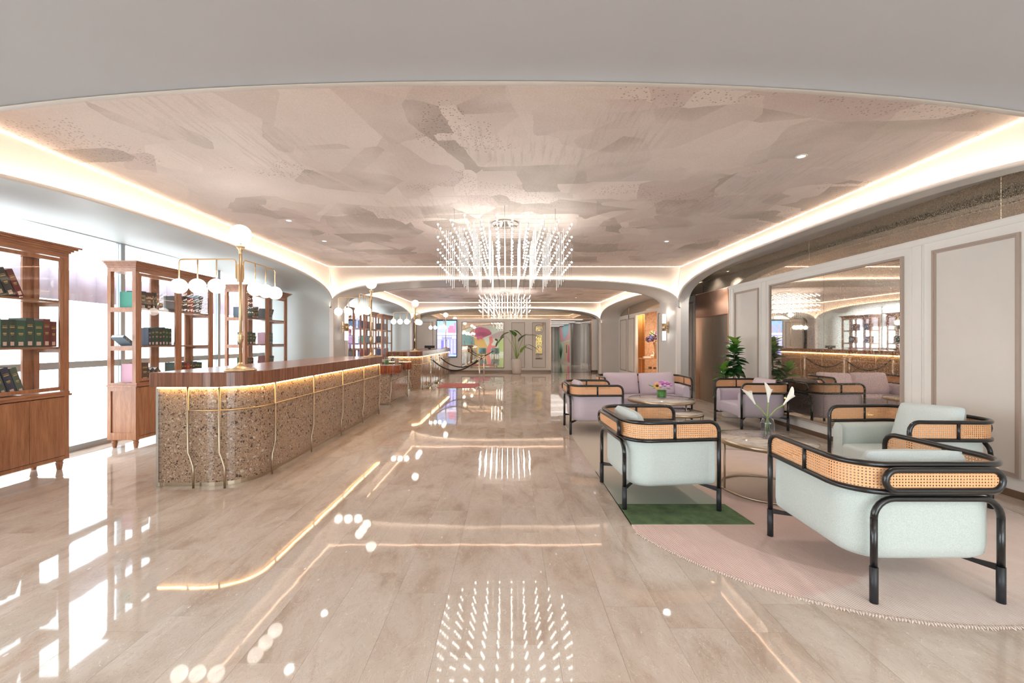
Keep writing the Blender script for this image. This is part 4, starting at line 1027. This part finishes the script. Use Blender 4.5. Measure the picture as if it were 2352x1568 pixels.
# ceiling downlights
def downlight(x, y, lab, z=3.23, p=DOWN_P):
    t = empty('downlight', (x, y, z), 0, lab, 'downlight', 'small recessed ceiling spots')
    MB().lathe([(.048, 0), (.05, -.006), (.036, -.008), (.032, 0)], 20).build('ring', M['white'], t)
    MB().lathe([(0, -.004), (.032, -.004)], 16).build('lens', emi('spot_lens', (1, .95, .9), 3), t)
    if p:
        l = bpy.data.lights.new('downlight_spot', 'SPOT'); l.energy = p; l.spot_size = 2.2; l.spot_blend = .7; l.shadow_soft_size = .05; l.color = (1, .92, .84)
        o = bpy.data.objects.new('downlight_spot', l); COL.objects.link(o); o.location = (x, y, z - .02)
for x, y, l in ((2.74, 3.89, 'recessed ceiling spot above the mint armchairs'), (2.74, 7.2, 'recessed ceiling spot above the lilac seating'), (-3.15, 5.96, 'recessed ceiling spot above the near counter, first'), (-3.18, 7.18, 'recessed ceiling spot above the near counter, second'),
                (-3.15, 13.2, 'recessed ceiling spot over the rear counter'), (2.7, 13.0, 'recessed ceiling spot at right of the rear bay'), (2.7, 16.6, 'recessed ceiling spot near the far right arch')): downlight(x, y, l)

downlight(4.64, 9.7, 'recessed ceiling spot in front of the lift doors', 3.13, 40)
for k, (x, y) in enumerate(((-3.2, -.6), (-1.1, -.6), (1.1, -.6), (3.2, -.6), (-2.2, -3.2), (0, -3.2), (2.2, -3.2))):  # unseen fill spots, added to brighten the chair fronts
    downlight(x, y, 'added fill spot, unseen behind the camera, %s from the left, %s row' % (ORD[k % 4], 'near' if k < 4 else 'entrance'), 3.0, 75)

# ------------------------------------------------------------------ sconces
def sconce(x, y, s, label, z=1.86):
    t = empty('wall_sconce', (x, y, z), 0 if s > 0 else PI, label, 'sconce', 'brass wall sconces on pillars')
    MB().box(0, .012, -.045, .045, -.15, .15).build('backplate', M['brass'], t)
    m = MB(); m.tube([(.01, 0, .03), (.06, 0, .03)], .008, 8); m.tube([(.01, 0, -.03), (.06, 0, -.03)], .008, 8); m.build('bracket', M['brass'], t)
    MB().lathe([(0, -.1), (.052, -.1), (.052, .1), (0, .1)], 20, (.11, 0, 0)).build('collar', M['brass'], t)
    MB().lathe([(0, .1), (.045, .1), (.045, .34), (0, .34)], 18, (.11, 0, 0)).build('upper_glass', M['sconceglass'], t)
    MB().lathe([(0, -.34), (.045, -.34), (.045, -.1), (0, -.1)], 18, (.11, 0, 0)).build('lower_glass', M['sconceglass'], t)
    l = bpy.data.lights.new('sconce_light', 'POINT'); l.energy = 1.2; l.color = WARM; l.shadow_soft_size = .04
    o = bpy.data.objects.new('sconce_light', l); COL.objects.link(o); o.location = (x + s * .11, y, z + .38)
sconce(XL + .0, 10.85, 1, 'brass and frosted glass wall sconce on the left pillar'); sconce(XR, 10.85, -1, 'brass and frosted glass wall sconce on the right pillar')

# ------------------------------------------------------------------ rattan chairs
def uplan(hf, hb, yf, yb, r, n=8, sub=8):
    P = [(hf + (hb - hf) * k / sub, yf + (yb + r - yf) * k / sub) for k in range(sub)]
    P += arc2(hb - r, yb + r, r, 0, -PI / 2, n)
    Q = [(-x, y) for x, y in P][::-1]
    m_ = 4; a, b = P[-1], Q[0]
    mid = [(a[0] + (b[0] - a[0]) * k / m_, a[1]) for k in range(1, m_)]
    return P + mid + Q
PITCH = .0172
def cane_strip(path, z0, z1, y_front, rr=.08):
    L = [0]
    for a, b in zip(path[:-1], path[1:]): L.append(L[-1] + math.dist(a, b))
    T_ = L[-1]; rows = []; uv = []
    # resample so that the rounded front ends are smooth
    ss = sorted(set(L + [rr * k / 5 for k in range(6)] + [T_ - rr * k / 5 for k in range(6)]))
    def at(s_):
        for i in range(len(L) - 1):
            if s_ <= L[i + 1] + 1e-9:
                f = (s_ - L[i]) / max(1e-9, L[i + 1] - L[i]); a, b = path[i], path[i + 1]; return (a[0] + (b[0] - a[0]) * f, a[1] + (b[1] - a[1]) * f)
        return path[-1]
    m = MB(); lo = []; hi = []
    for s_ in ss:
        d = min(s_, T_ - s_); z = z1 if d >= rr else z1 - rr + math.sqrt(max(0, rr * rr - (rr - d) ** 2))
        x, y = at(s_); lo.append((x, y, z0)); hi.append((x, y, z)); uv.append((s_ / PITCH, 0, (z - z0) / PITCH))
    m.grid([lo, hi]); m.uv = [(u, 0.5) for u, _, _ in uv] + [(u, v + .5) for u, _, v in uv]
    return m
def rattan_seat(name, ext, label, fab, loc, rz, cat, group):
    t = empty(name, (loc[0], loc[1], loc[2]), rz, label, cat, group)
    e = ext; yf = .385; yb = -.43; hf = .44 + e; hb = .475 + e; r = .2
    P = uplan(hf, hb, yf, yb, r); ZT, ZL = .785, .63; R_ = .018
    # top rail with rounded front corners
    fr = .085; pts = []
    for k in range(5): a = PI / 2 * k / 4; pts.append((hf, yf - fr + fr * math.cos(a) , ZT - fr + fr * math.sin(a)))
    pts = [(hf, yf, ZT - fr - .02)] + pts
    body_ = [(x, y, ZT) for x, y in P if y < yf - fr - .01]
    n2 = len(body_)
    pts = pts + body_ + [(-a, b, c) for a, b, c in pts[::-1]]
    MB().tube(pts, R_, 10).build('top_rail', M['black'], t)
    MB().tube([(x, y, ZL) for x, y in P], R_ * .95, 10).build('lower_rail', M['black'], t)
    cs = cane_strip(P, ZL + .005, ZT - .003, yf); cs.build('cane_band', M['cane'], t)
    for s_ in (-1, 1):
        x = hf + (hb - hf) * .66; y = yf + (yb + r - yf) * .66
        MB().tube([(s_ * (x + .004), y, ZL), (s_ * (x + .004), y, ZT)], R_ * .72, 8).build('divider_post', M['black'], t)
        lg = MB().tube([(s_ * hf, yf, .2), (s_ * hf, yf, ZT - fr)], R_, 10).build('leg', M['black'], t)
        MB().tube([(s_ * hf, yf, 0.0), (s_ * hf, yf, .205)], R_ * 1.15, 10).build('leg_sock', M['sock'], lg)
    # rear hoop with two legs
    hx = .3625 + e; zt = .592; rr = .11; yh = yb - .0
    for s_ in (-1, 1):
        lg = MB().tube([(s_ * hx, yh, .2), (s_ * hx, yh, zt - rr)], R_, 10).build('leg', M['black'], t)
        MB().tube([(s_ * hx, yh, 0.0), (s_ * hx, yh, .205)], R_ * 1.15, 10).build('leg_sock', M['sock'], lg)
    hp = [(hx, yh, zt - rr)] + [(hx - rr + rr * math.cos(a), yh, zt - rr + rr * math.sin(a)) for a in [PI / 2 * k / 6 for k in range(1, 7)]]
    hp = hp + [(-a, b, c) for a, b, c in hp[::-1]]
    MB().tube(hp, R_, 10).build('rear_hoop', M['black'], t)
    # oval on the back
    ow, oh, yo = .328 + e, .058, yb - .036; zc = (ZT + ZL) / 2
    ov = arc2(ow - oh, zc, oh, -PI / 2, PI / 2, 8) + arc2(-(ow - oh), zc, oh, PI / 2, 3 * PI / 2, 8)
    MB().tube([(x, yo, z) for x, z in ov], R_ * 1.0, 10, closed=True).build('oval_ring', M['black'], t)
    m = MB(); m.add([(x, yo, z) for x, z in ov], [list(range(len(ov)))]); m.uv = [(x / PITCH, z / PITCH) for x, z in ov]; m.build('oval_cane', M['cane'], t)
    # braces under the seat
    for s_ in (-1, 1):
        for (yy, xx) in ((yf, hf), (yh, hx)):
            sy = 1 if yy > 0 else -1
            MB().add([(s_ * xx, yy, .175), (s_ * xx, yy, .215), (s_ * (xx - .2), yy - sy * .2, .215), (s_ * xx, yy - sy * .012, .175), (s_ * xx, yy - sy * .012, .215), (s_ * (xx - .2), yy - sy * .212, .215)],
                     [(0, 1, 2), (3, 5, 4), (0, 3, 4, 1), (1, 4, 5, 2), (2, 5, 3, 0)]).build('brace', M['black'], t)
    # upholstered shell
    B = uplan(hf - .045, hb - .05, yf - .015, yb + .045, r - .02)
    prof = [(.0, .60), (.012, .57), (.014, .30), (.005, .245), (-.03, .215), (-.10, .215), (-.105, .58), (-.09, .615), (-.05, .63), (-.015, .622)]
    MB().sweep(prof, B).build('shell', fab[0], t)
    m = MB(); hi_ = hf - .14
    m.rbox(-hi_ - .02, hi_ + .02, yb + .12, yf - .02, .215, .42, .035, 4)
    m.build('seat', fab[0], t)
    return t
CH = 'mint rattan lounge chairs'; CL = 'lilac rattan seats'
RZ = .01
rattan_seat('rattan_armchair', 0, 'large mint armchair nearest the camera, its cane back turned to us', (M['mint'],), (2.445, 2.80, RZ), 0.0, 'chair', CH)
rattan_seat('rattan_armchair', 0, 'mint armchair at the rug edge standing on the green strip', (M['mint'],), (1.435, 4.06, RZ), math.radians(-87), 'chair', CH)
rattan_seat('rattan_armchair', 0, 'mint armchair against the right wall with an upright cushion', (M['mint'],), (3.86, 4.06, RZ), math.radians(91), 'chair', CH)
rattan_seat('rattan_armchair', 0, 'lilac armchair at the aisle behind the mint one', (M['lilac'],), (1.42, 7.0, RZ), math.radians(-90), 'chair', CL)
rattan_seat('rattan_armchair', 0, 'lilac armchair by the mirror in front of the leafy plant', (M['lilac'],), (4.22, 7.28, RZ), math.radians(90), 'chair', CL)
rattan_seat('rattan_sofa', .38, 'lilac two-seat cane sofa with two big back cushions', (M['lilac'],), (2.66, 8.28, RZ), PI, 'sofa', CL)

def pillow(w, h, th, matl, loc, rot, label, group='seat cushions'):
    m = MB(); N = 16
    def sheet(sg_):
        rows = []
        for j in range(N + 1):
            v = -1 + 2 * j / N; r_ = []
            for i in range(N + 1):
                u = -1 + 2 * i / N
                a = max(0, (1 - abs(u) ** 3) * (1 - abs(v) ** 3)) ** .34
                k_ = 1 - .075 * (u * v) ** 4; x = u * w / 2 * (1 - .03 * (1 - v * v)) * k_; z = v * h / 2 * (1 - .05 * (1 - u * u)) * k_
                wob = .006 * math.sin(5 * u + 2 * v) * a
                r_.append((x, sg_ * (a * th / 2 + wob), z))
            rows.append(r_)
        return rows
    m.grid(sheet(1)); m.grid([r[::-1] for r in sheet(-1)])
    o = m.build('cushion', matl); o.location = loc; o.rotation_euler = rot
    tag(o, label, 'cushion', group); return o
D = math.radians
pillow(.62, .40, .2, M['mint2'], (2.50, 2.60, .64), (D(14), 0, 0), 'mint cushion lying along the back of the nearest armchair')
pillow(.60, .42, .19, M['mint2'], (1.20, 4.06, .64), (D(14), D(0), D(-87)), 'mint cushion in the armchair standing on the green strip')
pillow(.62, .46, .19, M['mint2'], (4.05, 4.03, .675), (D(18), D(3), D(91)), 'mint cushion standing high in the armchair by the right wall')
pillow(.60, .42, .19, M['lilac2'], (1.19, 7.0, .64), (D(14), 0, D(-90)), 'lilac cushion in the aisle-side armchair')
pillow(.60, .44, .17, M['lilac2'], (4.45, 7.28, .64), (D(14), 0, D(90)), 'lilac cushion in the armchair by the mirror')
pillow(.74, .48, .2, M['lilac2'], (2.30, 8.52, .63), (D(-14), 0, D(2)), 'left lilac back cushion on the sofa')
pillow(.74, .48, .2, M['lilac2'], (3.03, 8.50, .63), (D(-14), D(-2), D(-2)), 'right lilac back cushion on the sofa')

# ------------------------------------------------------------------ tables
def round_table(x, y, r, z, label, group, angs):
    t = empty('coffee_table', (x, y, RZ), 0, label, 'table', group)
    MB().lathe([(0, z - .004), (r - .006, z - .004), (r - .006, z), (0, z)], 56).build('marble_top', M['tabletop'], t)
    MB().lathe([(r - .006, z + .001), (r, z + .001), (r, z - .045), (r - .006, z - .045)] , 56).build('top_rim', M['bronze'], t)
    MB().lathe([(0, z - .03), (r - .01, z - .03)], 40).build('underside', M['bronze'], t)
    MB().tube([(r * .95 * math.cos(a), r * .95 * math.sin(a), .012) for a in [2 * PI * k / 48 for k in range(48)]], .010, 8, closed=True).build('base_ring', M['bronze'], t)
    for a in angs:
        MB().tube([(r * .95 * math.cos(a), r * .95 * math.sin(a), .012), (r * .95 * math.cos(a), r * .95 * math.sin(a), z - .03)], .010, 8).build('leg', M['bronze'], t)
    return t
round_table(2.585, 4.17, .44, .51, 'round marble coffee table between the mint armchairs holding the calla vase', 'round coffee tables', (PI, .5, -.75))
round_table(2.60, 7.10, .54, .51, 'large round marble coffee table at the lilac sofa', 'round coffee tables', (.3, 1.6, 3.6, 5.2))
round_table(2.72, 6.62, .36, .37, 'lower round marble table nested under the lilac group table', 'round coffee tables', (0, -.4, 2.2, 3.8))

# calla vase
vx, vy = 2.61, 4.19; t = empty('calla_vase', (vx, vy, .521), 0, 'ribbed lilac glass vase with three white calla lilies on marble table', 'vase')
m = MB(); n = 24; rows = []
for r, z in [(.045, 0), (.056, .012), (.058, .09), (.06, .15), (.052, .19), (.038, .205), (.036, .215), (.044, .225), (.044, .232)]:
    rows.append([(r * (1 + (.05 if .01 < z < .19 else 0) * math.cos(12 * 2 * PI * k / 48)) * math.cos(2 * PI * k / 48), r * (1 + (.05 if .01 < z < .19 else 0) * math.cos(12 * 2 * PI * k / 48)) * math.sin(2 * PI * k / 48), z) for k in range(48)])
m.grid(rows, True, True); m.add([rows[0][k] for k in range(48)], [list(range(48))]); m.build('glass_body', M['vaseglass'], t)
MB().lathe([(0, .01), (.05, .012), (.053, .09), (0, .092)], 20).build('water', M['glass'], t)
for (bx, by, dx, dy, h, tw) in ((.02, 0, -.155, 0, .40, 0), (0, .01, .01, .0, .42, 1), (-.02, -.01, .20, .0, .39, 2)):
    P = [(bx - dx * .12, by, .012), (bx * .3, by * .3, .2), (dx * .45, dy, .2 + (h - .2) * .5), (dx * .8, dy, h * .86)]
    st = MB().tube(P, [.0055, .0055, .005, .007], 8).build('calla_stem', M['stem'], t)
    d = Vector((dx * .45, 0, h * .30)).normalized(); b = Vector(P[-1]); side = d.cross(Vector((0, 1, 0))).normalized(); up = side.cross(d)
    rows = []
    for j in range(9):
        f = j / 8; L_ = .135 * f; rad = .006 + .021 * f ** 1.5
        r_ = []
        for k in range(17):
            a = 2 * PI * k / 16; ext = 1 + .5 * f * f * max(0, math.cos(a)); flare = rad * (1 + .35 * f * f)
            p = b + d * (L_ * ext) + side * (flare * math.cos(a) * (1 if math.cos(a) < 0 else 1.15)) + up * (flare * math.sin(a)); r_.append(tuple(p))
        rows.append(r_)
    fl = MB().grid(rows).build('calla_bloom', M['calla'], t); MB().tube([tuple(b + d * .02), tuple(b + d * .1)], .004, 6).build('spadix', simple('spadix', hexc(226, 190, 80), .6), fl)
# posy on the lilac table
ax, ay = 2.62, 7.12; t = empty('flower_posy', (ax, ay, .521), 0, 'square-set posy of lilac roses and a sunflower in leaf-lined glass', 'flowers')
MB().lathe([(.08, 0), (.082, .005), (.082, .15), (.078, .15)], 24).build('glass_cube', M['glass'], t)
MB().lathe([(0, .015), (.07, .015), (.072, .14), (0, .14)], 20).build('leaf_lining', M['leafm'], t)
MR = [simple('rose_a', hexc(206, 150, 200), .6), simple('rose_b', hexc(184, 110, 170), .6), simple('rose_c', hexc(222, 180, 214), .6)]
def rose(p, r, mt):
    m = MB()
    for k in range(4):
        rr = r * (1 - k * .22)
        m.lathe([(rr * .35, -r * .5), (rr, -r * .05), (rr * .95, r * (.3 + k * .1)), (rr * .75, r * (.36 + .12 * k))], 9, p)
    m.build('rose', mt, t)
for k in range(24):
    a = k * 2.4; rr = .14 * math.sqrt(k / 24); rose((.035 + rr * math.cos(a), rr * math.sin(a), .195 + .085 * (1 - (rr / .15) ** 2) + rnd.uniform(-.01, .01)), .038, MR[k % 3])
m = MB(); sc_ = Vector((-.1, -.07, .22)); nrm = Vector((-.3, -1, .25)).normalized(); e1 = nrm.cross(Vector((0, 0, 1))).normalized(); e2 = e1.cross(nrm)
for k in range(16):
    a = 2 * PI * k / 16; a1 = a - .2; a2 = a + .2; f = lambda r_, b_, h_=0: tuple(sc_ + (e1 * math.cos(b_) + e2 * math.sin(b_)) * r_ + nrm * h_)
    m.add([f(.022, a1), f(.05, a - .12, .008), f(.068, a), f(.05, a + .12, .008), f(.022, a2)], [(0, 1, 2, 3, 4)])
sf = m.build('sunflower', simple('sunflower_petal', hexc(240, 186, 50), .6), t)
MB().sphere(tuple(sc_), .026, 12, 8, .8).build('flower_centre', simple('flower_centre', hexc(84, 54, 28), .8), sf)
LEAFQ = {}
def leaf_mesh(name, L_, w, matl, fold=.25, droop=.25, n=7):
    m = MB(); rows = [[], [], []]
    for k in range(n + 1):
        f = k / n; ww = w / 2 * math.sin(PI * min(1, f ** .8)) ** .7 if 0 < f < 1 else .001
        x = L_ * f; z = -droop * L_ * f * f
        rows[0].append((x, -ww, z + ww * fold)); rows[1].append((x, 0, z)); rows[2].append((x, ww, z + ww * fold))
    m.grid(rows); return m.mesh(name, matl)
lm = leaf_mesh('leaf', .07, .035, M['leafm'])
for k in range(12):
    o = bpy.data.objects.new('leaf', lm); COL.objects.link(o); o.parent = t; a = 2 * PI * k / 12 + rnd.uniform(-.2, .2); o.location = (.09 * math.cos(a), .09 * math.sin(a), .16 + rnd.uniform(0, .05)); o.rotation_euler = (0, rnd.uniform(-.6, .1), a)
for k in range(6): MB().sphere((-.15 - .014 * k, -.02, .2 + .006 * k), .012, 8, 5, .6).build('eucalyptus_leaf', M['leafm'], t)

# ------------------------------------------------------------------ plants
def fiddle(x, y, label):
    t = empty('fiddle_leaf_fig', (x, y, 0), 0, label, 'plant')
    MB().lathe([(0, 0), (.15, 0), (.17, .02), (.2, .34), (.19, .35), (.18, .33), (0, .32)], 24).build('pot', M['pot'], t)
    stems = [((0.02, 0), (.06, -.03), 1.50), ((-.05, -.02), (-.22, -.1), .98)]
    lms = [leaf_mesh('leaf', .27, .17, M[c], .2, .3) for c in ('leafd', 'leafm', 'leafl')]
    for (a, b, h) in stems:
        P = [(a[0] + (b[0] - a[0]) * f, a[1] + (b[1] - a[1]) * f, .3 + (h - .3) * f) for f in (0, .25, .5, .75, 1)]
        MB().tube(P, [.014, .012, .011, .009, .006], 8).build('trunk', M['bark'], t)
        nl = 66 if h > 1.2 else 32; z0 = .86 if h > 1.2 else .5
        for k in range(nl):
            f = k / nl; z = z0 + (h - z0) * f; ff = (z - .3) / (h - .3)
            o = bpy.data.objects.new('leaf', lms[0 if f < .6 and h > 1.2 else (1 if f < .85 or rnd.random() < .4 else 2)]); COL.objects.link(o); o.parent = t
            o.location = (a[0] + (b[0] - a[0]) * ff, a[1] + (b[1] - a[1]) * ff, z)
            ang = k * 2.4 + rnd.uniform(-.3, .3); el = -.1 - .9 * f * f + rnd.uniform(-.2, .2) + (.25 if f < .2 else 0)
            o.rotation_euler = (rnd.uniform(-.4, .4), el, ang); s_ = rnd.uniform(.75, 1.15) * (1 - .25 * f); o.scale = (s_, s_, s_)
    return t
fiddle(4.42, 8.25, 'leafy green fiddle-leaf fig beside the lift doors')
t = empty('strelitzia_plant', (.37, 19.1, 0), 0, 'tall broad-leaved plant in a white stone pot at the far wall', 'plant')
MB().lathe([(0, 0), (.17, 0), (.2, .03), (.235, .35), (.23, .6), (.2, .7), (.185, .7), (.18, .66), (0, .64)], 28).build('pot', M['pot'], t)
for (dx, dy, h, L_, w, el, az, mt) in ((-.95, -.1, 1.75, .7, .2, .55, PI, 'leafd'), (-.55, 0, 1.9, .55, .3, .2, PI * .9, 'leafl'), (.15, -.2, 1.45, .6, .34, -1.0, .3, 'leafd'), (.75, 0, 1.75, .75, .2, -.2, 0.1, 'leafm'), (.85, .1, 1.35, .7, .17, .2, 0, 'leafd'),
                                       (.35, -.3, .95, .5, .3, -1.1, -.6, 'leafl'), (-.1, .1, 1.7, .55, .3, -.9, 2.2, 'leafm'), (.55, -.1, 1.2, .5, .16, .0, -.2, 'leafd'), (-.3, 0, 2.0, .5, .28, .3, .2, 'leafm')):
    P = [(0, 0, .6), (dx * .15, dy * .15, .6 + (h - .6) * .5), (dx * .4, dy * .4, h * .93), (dx * .55, dy * .55, h)]
    s_ = MB().tube(P, [.014, .011, .009, .008], 6).build('leaf_stalk', M['stem'], t)
    o = bpy.data.objects.new('leaf', leaf_mesh('leaf', L_, w, M[mt], .3, .35)); COL.objects.link(o); o.parent = s_; o.location = P[-1]; o.rotation_euler = (0, el, az)

# ------------------------------------------------------------------ side console with flowers
t = empty('glass_console', (5.55, 16.3, 0), 0, 'copper framed glass display cabinet in the golden side passage', 'cabinet')
m = MB()
for sx in (-.4, .4):
    for sy in (-.17, .17): m.box(sx - .015, sx + .015, sy - .015, sy + .015, 0, .82)
for z in (.02, .8):
    m.box(-.4, .4, -.185, -.155, z, z + .025); m.box(-.4, .4, .155, .185, z, z + .025); m.box(-.415, -.385, -.17, .17, z, z + .025); m.box(.385, .415, -.17, .17, z, z + .025)
m.build('frame', M['copper'], t); MB().box(-.39, .39, -.16, .16, .81, .83).build('top', M['stone'], t); MB().box(-.39, .39, -.16, .16, .4, .41).build('shelf', M['glass'], t); MB().box(-.38, .38, -.172, -.168, .05, .8).build('pane', M['glass'], t)
for k, (x, z, s_) in enumerate(((-.1, .045, .1), (.05, .045, .13), (.2, .045, .08), (0, .412, .12), (.18, .412, .1))):
    o = MB().rbox(5.55 + x - s_ / 2, 5.55 + x + s_ / 2, 16.25, 16.35, z, z + s_ * .7, .02).build('curio', M['baseb']); tag(o, ['left curio on the floor', 'largest curio on the floor', 'right curio on the floor', 'left curio on the shelf', 'right curio on the shelf'][k] + ' of the copper glass cabinet', 'ornament', 'curios in the glass cabinet')
t = empty('hydrangea_vase', (5.80, 16.3, .831), 0, 'tall tan vase of blue hydrangeas on the glass cabinet', 'vase')
MB().lathe([(.06, 0), (.08, .02), (.07, .3), (.1, .5), (.13, .62), (.12, .62)], 20).build('vase_body', simple('tan_ceramic', hexc(196, 156, 118), .4), t)
HY = [simple('hyd_blue', hexc(132, 136, 196), .7), simple('hyd_mauve', hexc(142, 112, 148), .7), simple('hyd_green', hexc(196, 206, 150), .7)]
for k, (dx, dy, z) in enumerate(((-.2, 0, .78), (-.06, -.1, .84), (.1, -.05, .88), (.2, 0, .78), (0, .1, .95), (-.14, .05, .95), (.14, 0, 1.02), (-.3, 0, .74))):
    m = MB()
    for j in range(40):
        a = rnd.uniform(0, 2 * PI); b = math.acos(rnd.uniform(-1, 1)); m.sphere((dx + .10 * math.sin(b) * math.cos(a), dy + .10 * math.sin(b) * math.sin(a), z + .10 * math.cos(b)), .032, 6, 4)
    m.build('hydrangea_bloom', HY[k % 3], t)
lm2 = leaf_mesh('leaf', .12, .07, M['leafd'])
for k in range(9):
    o = bpy.data.objects.new('leaf', lm2); COL.objects.link(o); o.parent = t; a = k * .7; o.location = (.08 * math.cos(a), .08 * math.sin(a), .68); o.rotation_euler = (0, .1, a)
t = empty('white_bird_ornament', (5.62, 16.28, .831), 0, 'white swan-like ornament beside the hydrangea vase', 'ornament'); MB().sphere((0, 0, .09), .07, 14, 10, .7).build('body', M['calla'], t); MB().tube([(.05, 0, .1), (.08, 0, .18), (.04, 0, .26), (0, 0, .24)], .016, 8).build('neck', M['calla'], t)
o = MB().box(5.28, 5.55, 16.2, 16.34, .831, .9).build('card_holder', M['white']); tag(o, 'small white card box on the copper glass cabinet', 'box')
sl = bpy.data.lights.new('side_room_lamp', 'AREA'); sl.energy = 60; sl.color = (1, .78, .55); sl.size = 1.2
so = bpy.data.objects.new('side_room_lamp', sl); COL.objects.link(so); so.location = (6.4, 15.5, 2.82)

# ------------------------------------------------------------------ stanchions, ropes, mat
def stanchion(x, y, label):
    t = empty('stanchion', (x, y, 0), 0, label, 'stanchion', 'chrome queue posts')
    MB().lathe([(0, 0), (.16, 0), (.16, .012), (.11, .035), (.04, .055), (.028, .075), (0, .075)], 28).build('base', M['chrome'], t)
    MB().tube([(0, 0, .06), (0, 0, .93)], .0235, 14).build('post', M['chrome'], t)
    MB().lathe([(.022, .91), (.036, .92), (.036, .955), (.02, .965), (.02, .97), (.032, .99), (.034, 1.01), (.022, 1.035), (0, 1.04)], 18).build('finial', M['chrome'], t)
SP = [(-2.46, 13.15), (-.92, 13.15), (-2.48, 14.85), (-.88, 14.85)]
for (x, y), l in zip(SP, ('front left chrome post at the rose mat', 'front right chrome post at the rose mat', 'rear left chrome post at the rose mat', 'rear right chrome post at the rose mat')): stanchion(x, y, l)
for (a, b, l, cat_) in ((SP[0], SP[1], 'black velvet rope strung between the two front posts', 0), (SP[2], SP[3], 'black velvet rope strung between the two rear posts', 0)):
    P = []
    for k in range(17):
        f = k / 16; x = a[0] + .06 + (b[0] - a[0] - .12) * f; P.append((x, a[1], .90 - .33 * (1 - (2 * f - 1) ** 2)))
    t = empty('queue_rope', (a[0], a[1], 0), 0, l, 'rope', 'velvet queue ropes')
    m = MB().tube([(p[0] - a[0], 0, p[2]) for p in P], .019, 8); m.build('rope', M['ropeblack'], t)
    MB().tube([(.03, 0, .94), (.05, 0, .915), (P[0][0] - a[0] + .03, 0, P[0][2] - .03)], .013, 8).build('hook', M['chrome'], t)
    e_ = b[0] - a[0]; MB().tube([(e_ - .03, 0, .94), (e_ - .05, 0, .915), (P[-1][0] - a[0] - .03, 0, P[-1][2] - .03)], .013, 8).build('hook', M['chrome'], t)
o = MB().box(-2.3, -1.0, 13.35, 14.65, 0.0, .012).build('entrance_mat', M['mat']); tag(o, 'flat rose pink mat between the chrome queue posts', 'mat')

# ------------------------------------------------------------------ rugs
def clipped_disc(cx, cy, r, xmin, ymax=None, n=96, zf=0):
    P = []
    for k in range(n):
        a = 2 * PI * k / n; rr = r * (1 + .012 * math.sin(3 * a + 1)); x = cx + rr * math.cos(a) * 1.0; y = cy + rr * math.sin(a); P.append((max(xmin, x), y))
    return P
PK = clipped_disc(2.62, 3.98, 1.80, 1.0)
o = MB().prism(PK, 0.0, .010).build('round_rug', M['rugpink']); tag(o, 'large round ribbed pink rug under the mint armchairs', 'rug')
fr = MB()
for k in range(0, 420):
    a = PI * 1.02 + (PI * 1.05) * k / 420; rr = 1.80 * (1 + .012 * math.sin(3 * a + 1)); x = 2.62 + rr * math.cos(a); y = 3.98 + rr * math.sin(a)
    if x < 1.0: continue
    l = rnd.uniform(.008, .02); da = rnd.uniform(-.5, .5); ex, ey = x + l * math.cos(a + da), y + l * math.sin(a + da)
    fr.tube([(x - .01 * math.cos(a), y - .01 * math.sin(a), .011), (x + .4 * l * math.cos(a), y + .4 * l * math.sin(a), .009), (ex, ey, .002)], [.004, .004, .002], 4)
f_ = fr.build('fringe', M['rugfringe'], o); tag(f_, kind='stuff')
GR = [(1.0, 3.6), (1.93, 3.6), (1.95, 3.9), (1.9, 4.3), (1.78, 4.8), (1.9, 5.4), (3.0, 5.75), (4.5, 5.75), (4.5, 6.6), (3.9, 8.2), (1.0, 8.3)]
o = MB().prism(GR, 0.0, .0125).build('rug_runner', M['ruggrey']); tag(o, 'grey and cream cut-pile carpet under the lilac seats', 'rug')
o = MB().prism([(1.0, 3.38), (2.0, 3.38), (1.97, 3.79), (1.0, 3.79)], 0.0, .016).build('green_rug_strip', M['ruggreen']); tag(o, 'deep green pile strip under the mint armchair legs', 'rug')
o = MB().prism([(3.3, 6.1), (4.4, 6.1), (4.3, 7.0), (3.35, 6.95)], 0.0, .0145).build('green_rug_patch', M['ruggreen2']); tag(o, 'small olive pile patch beside the lilac armchair by the mirror', 'rug')
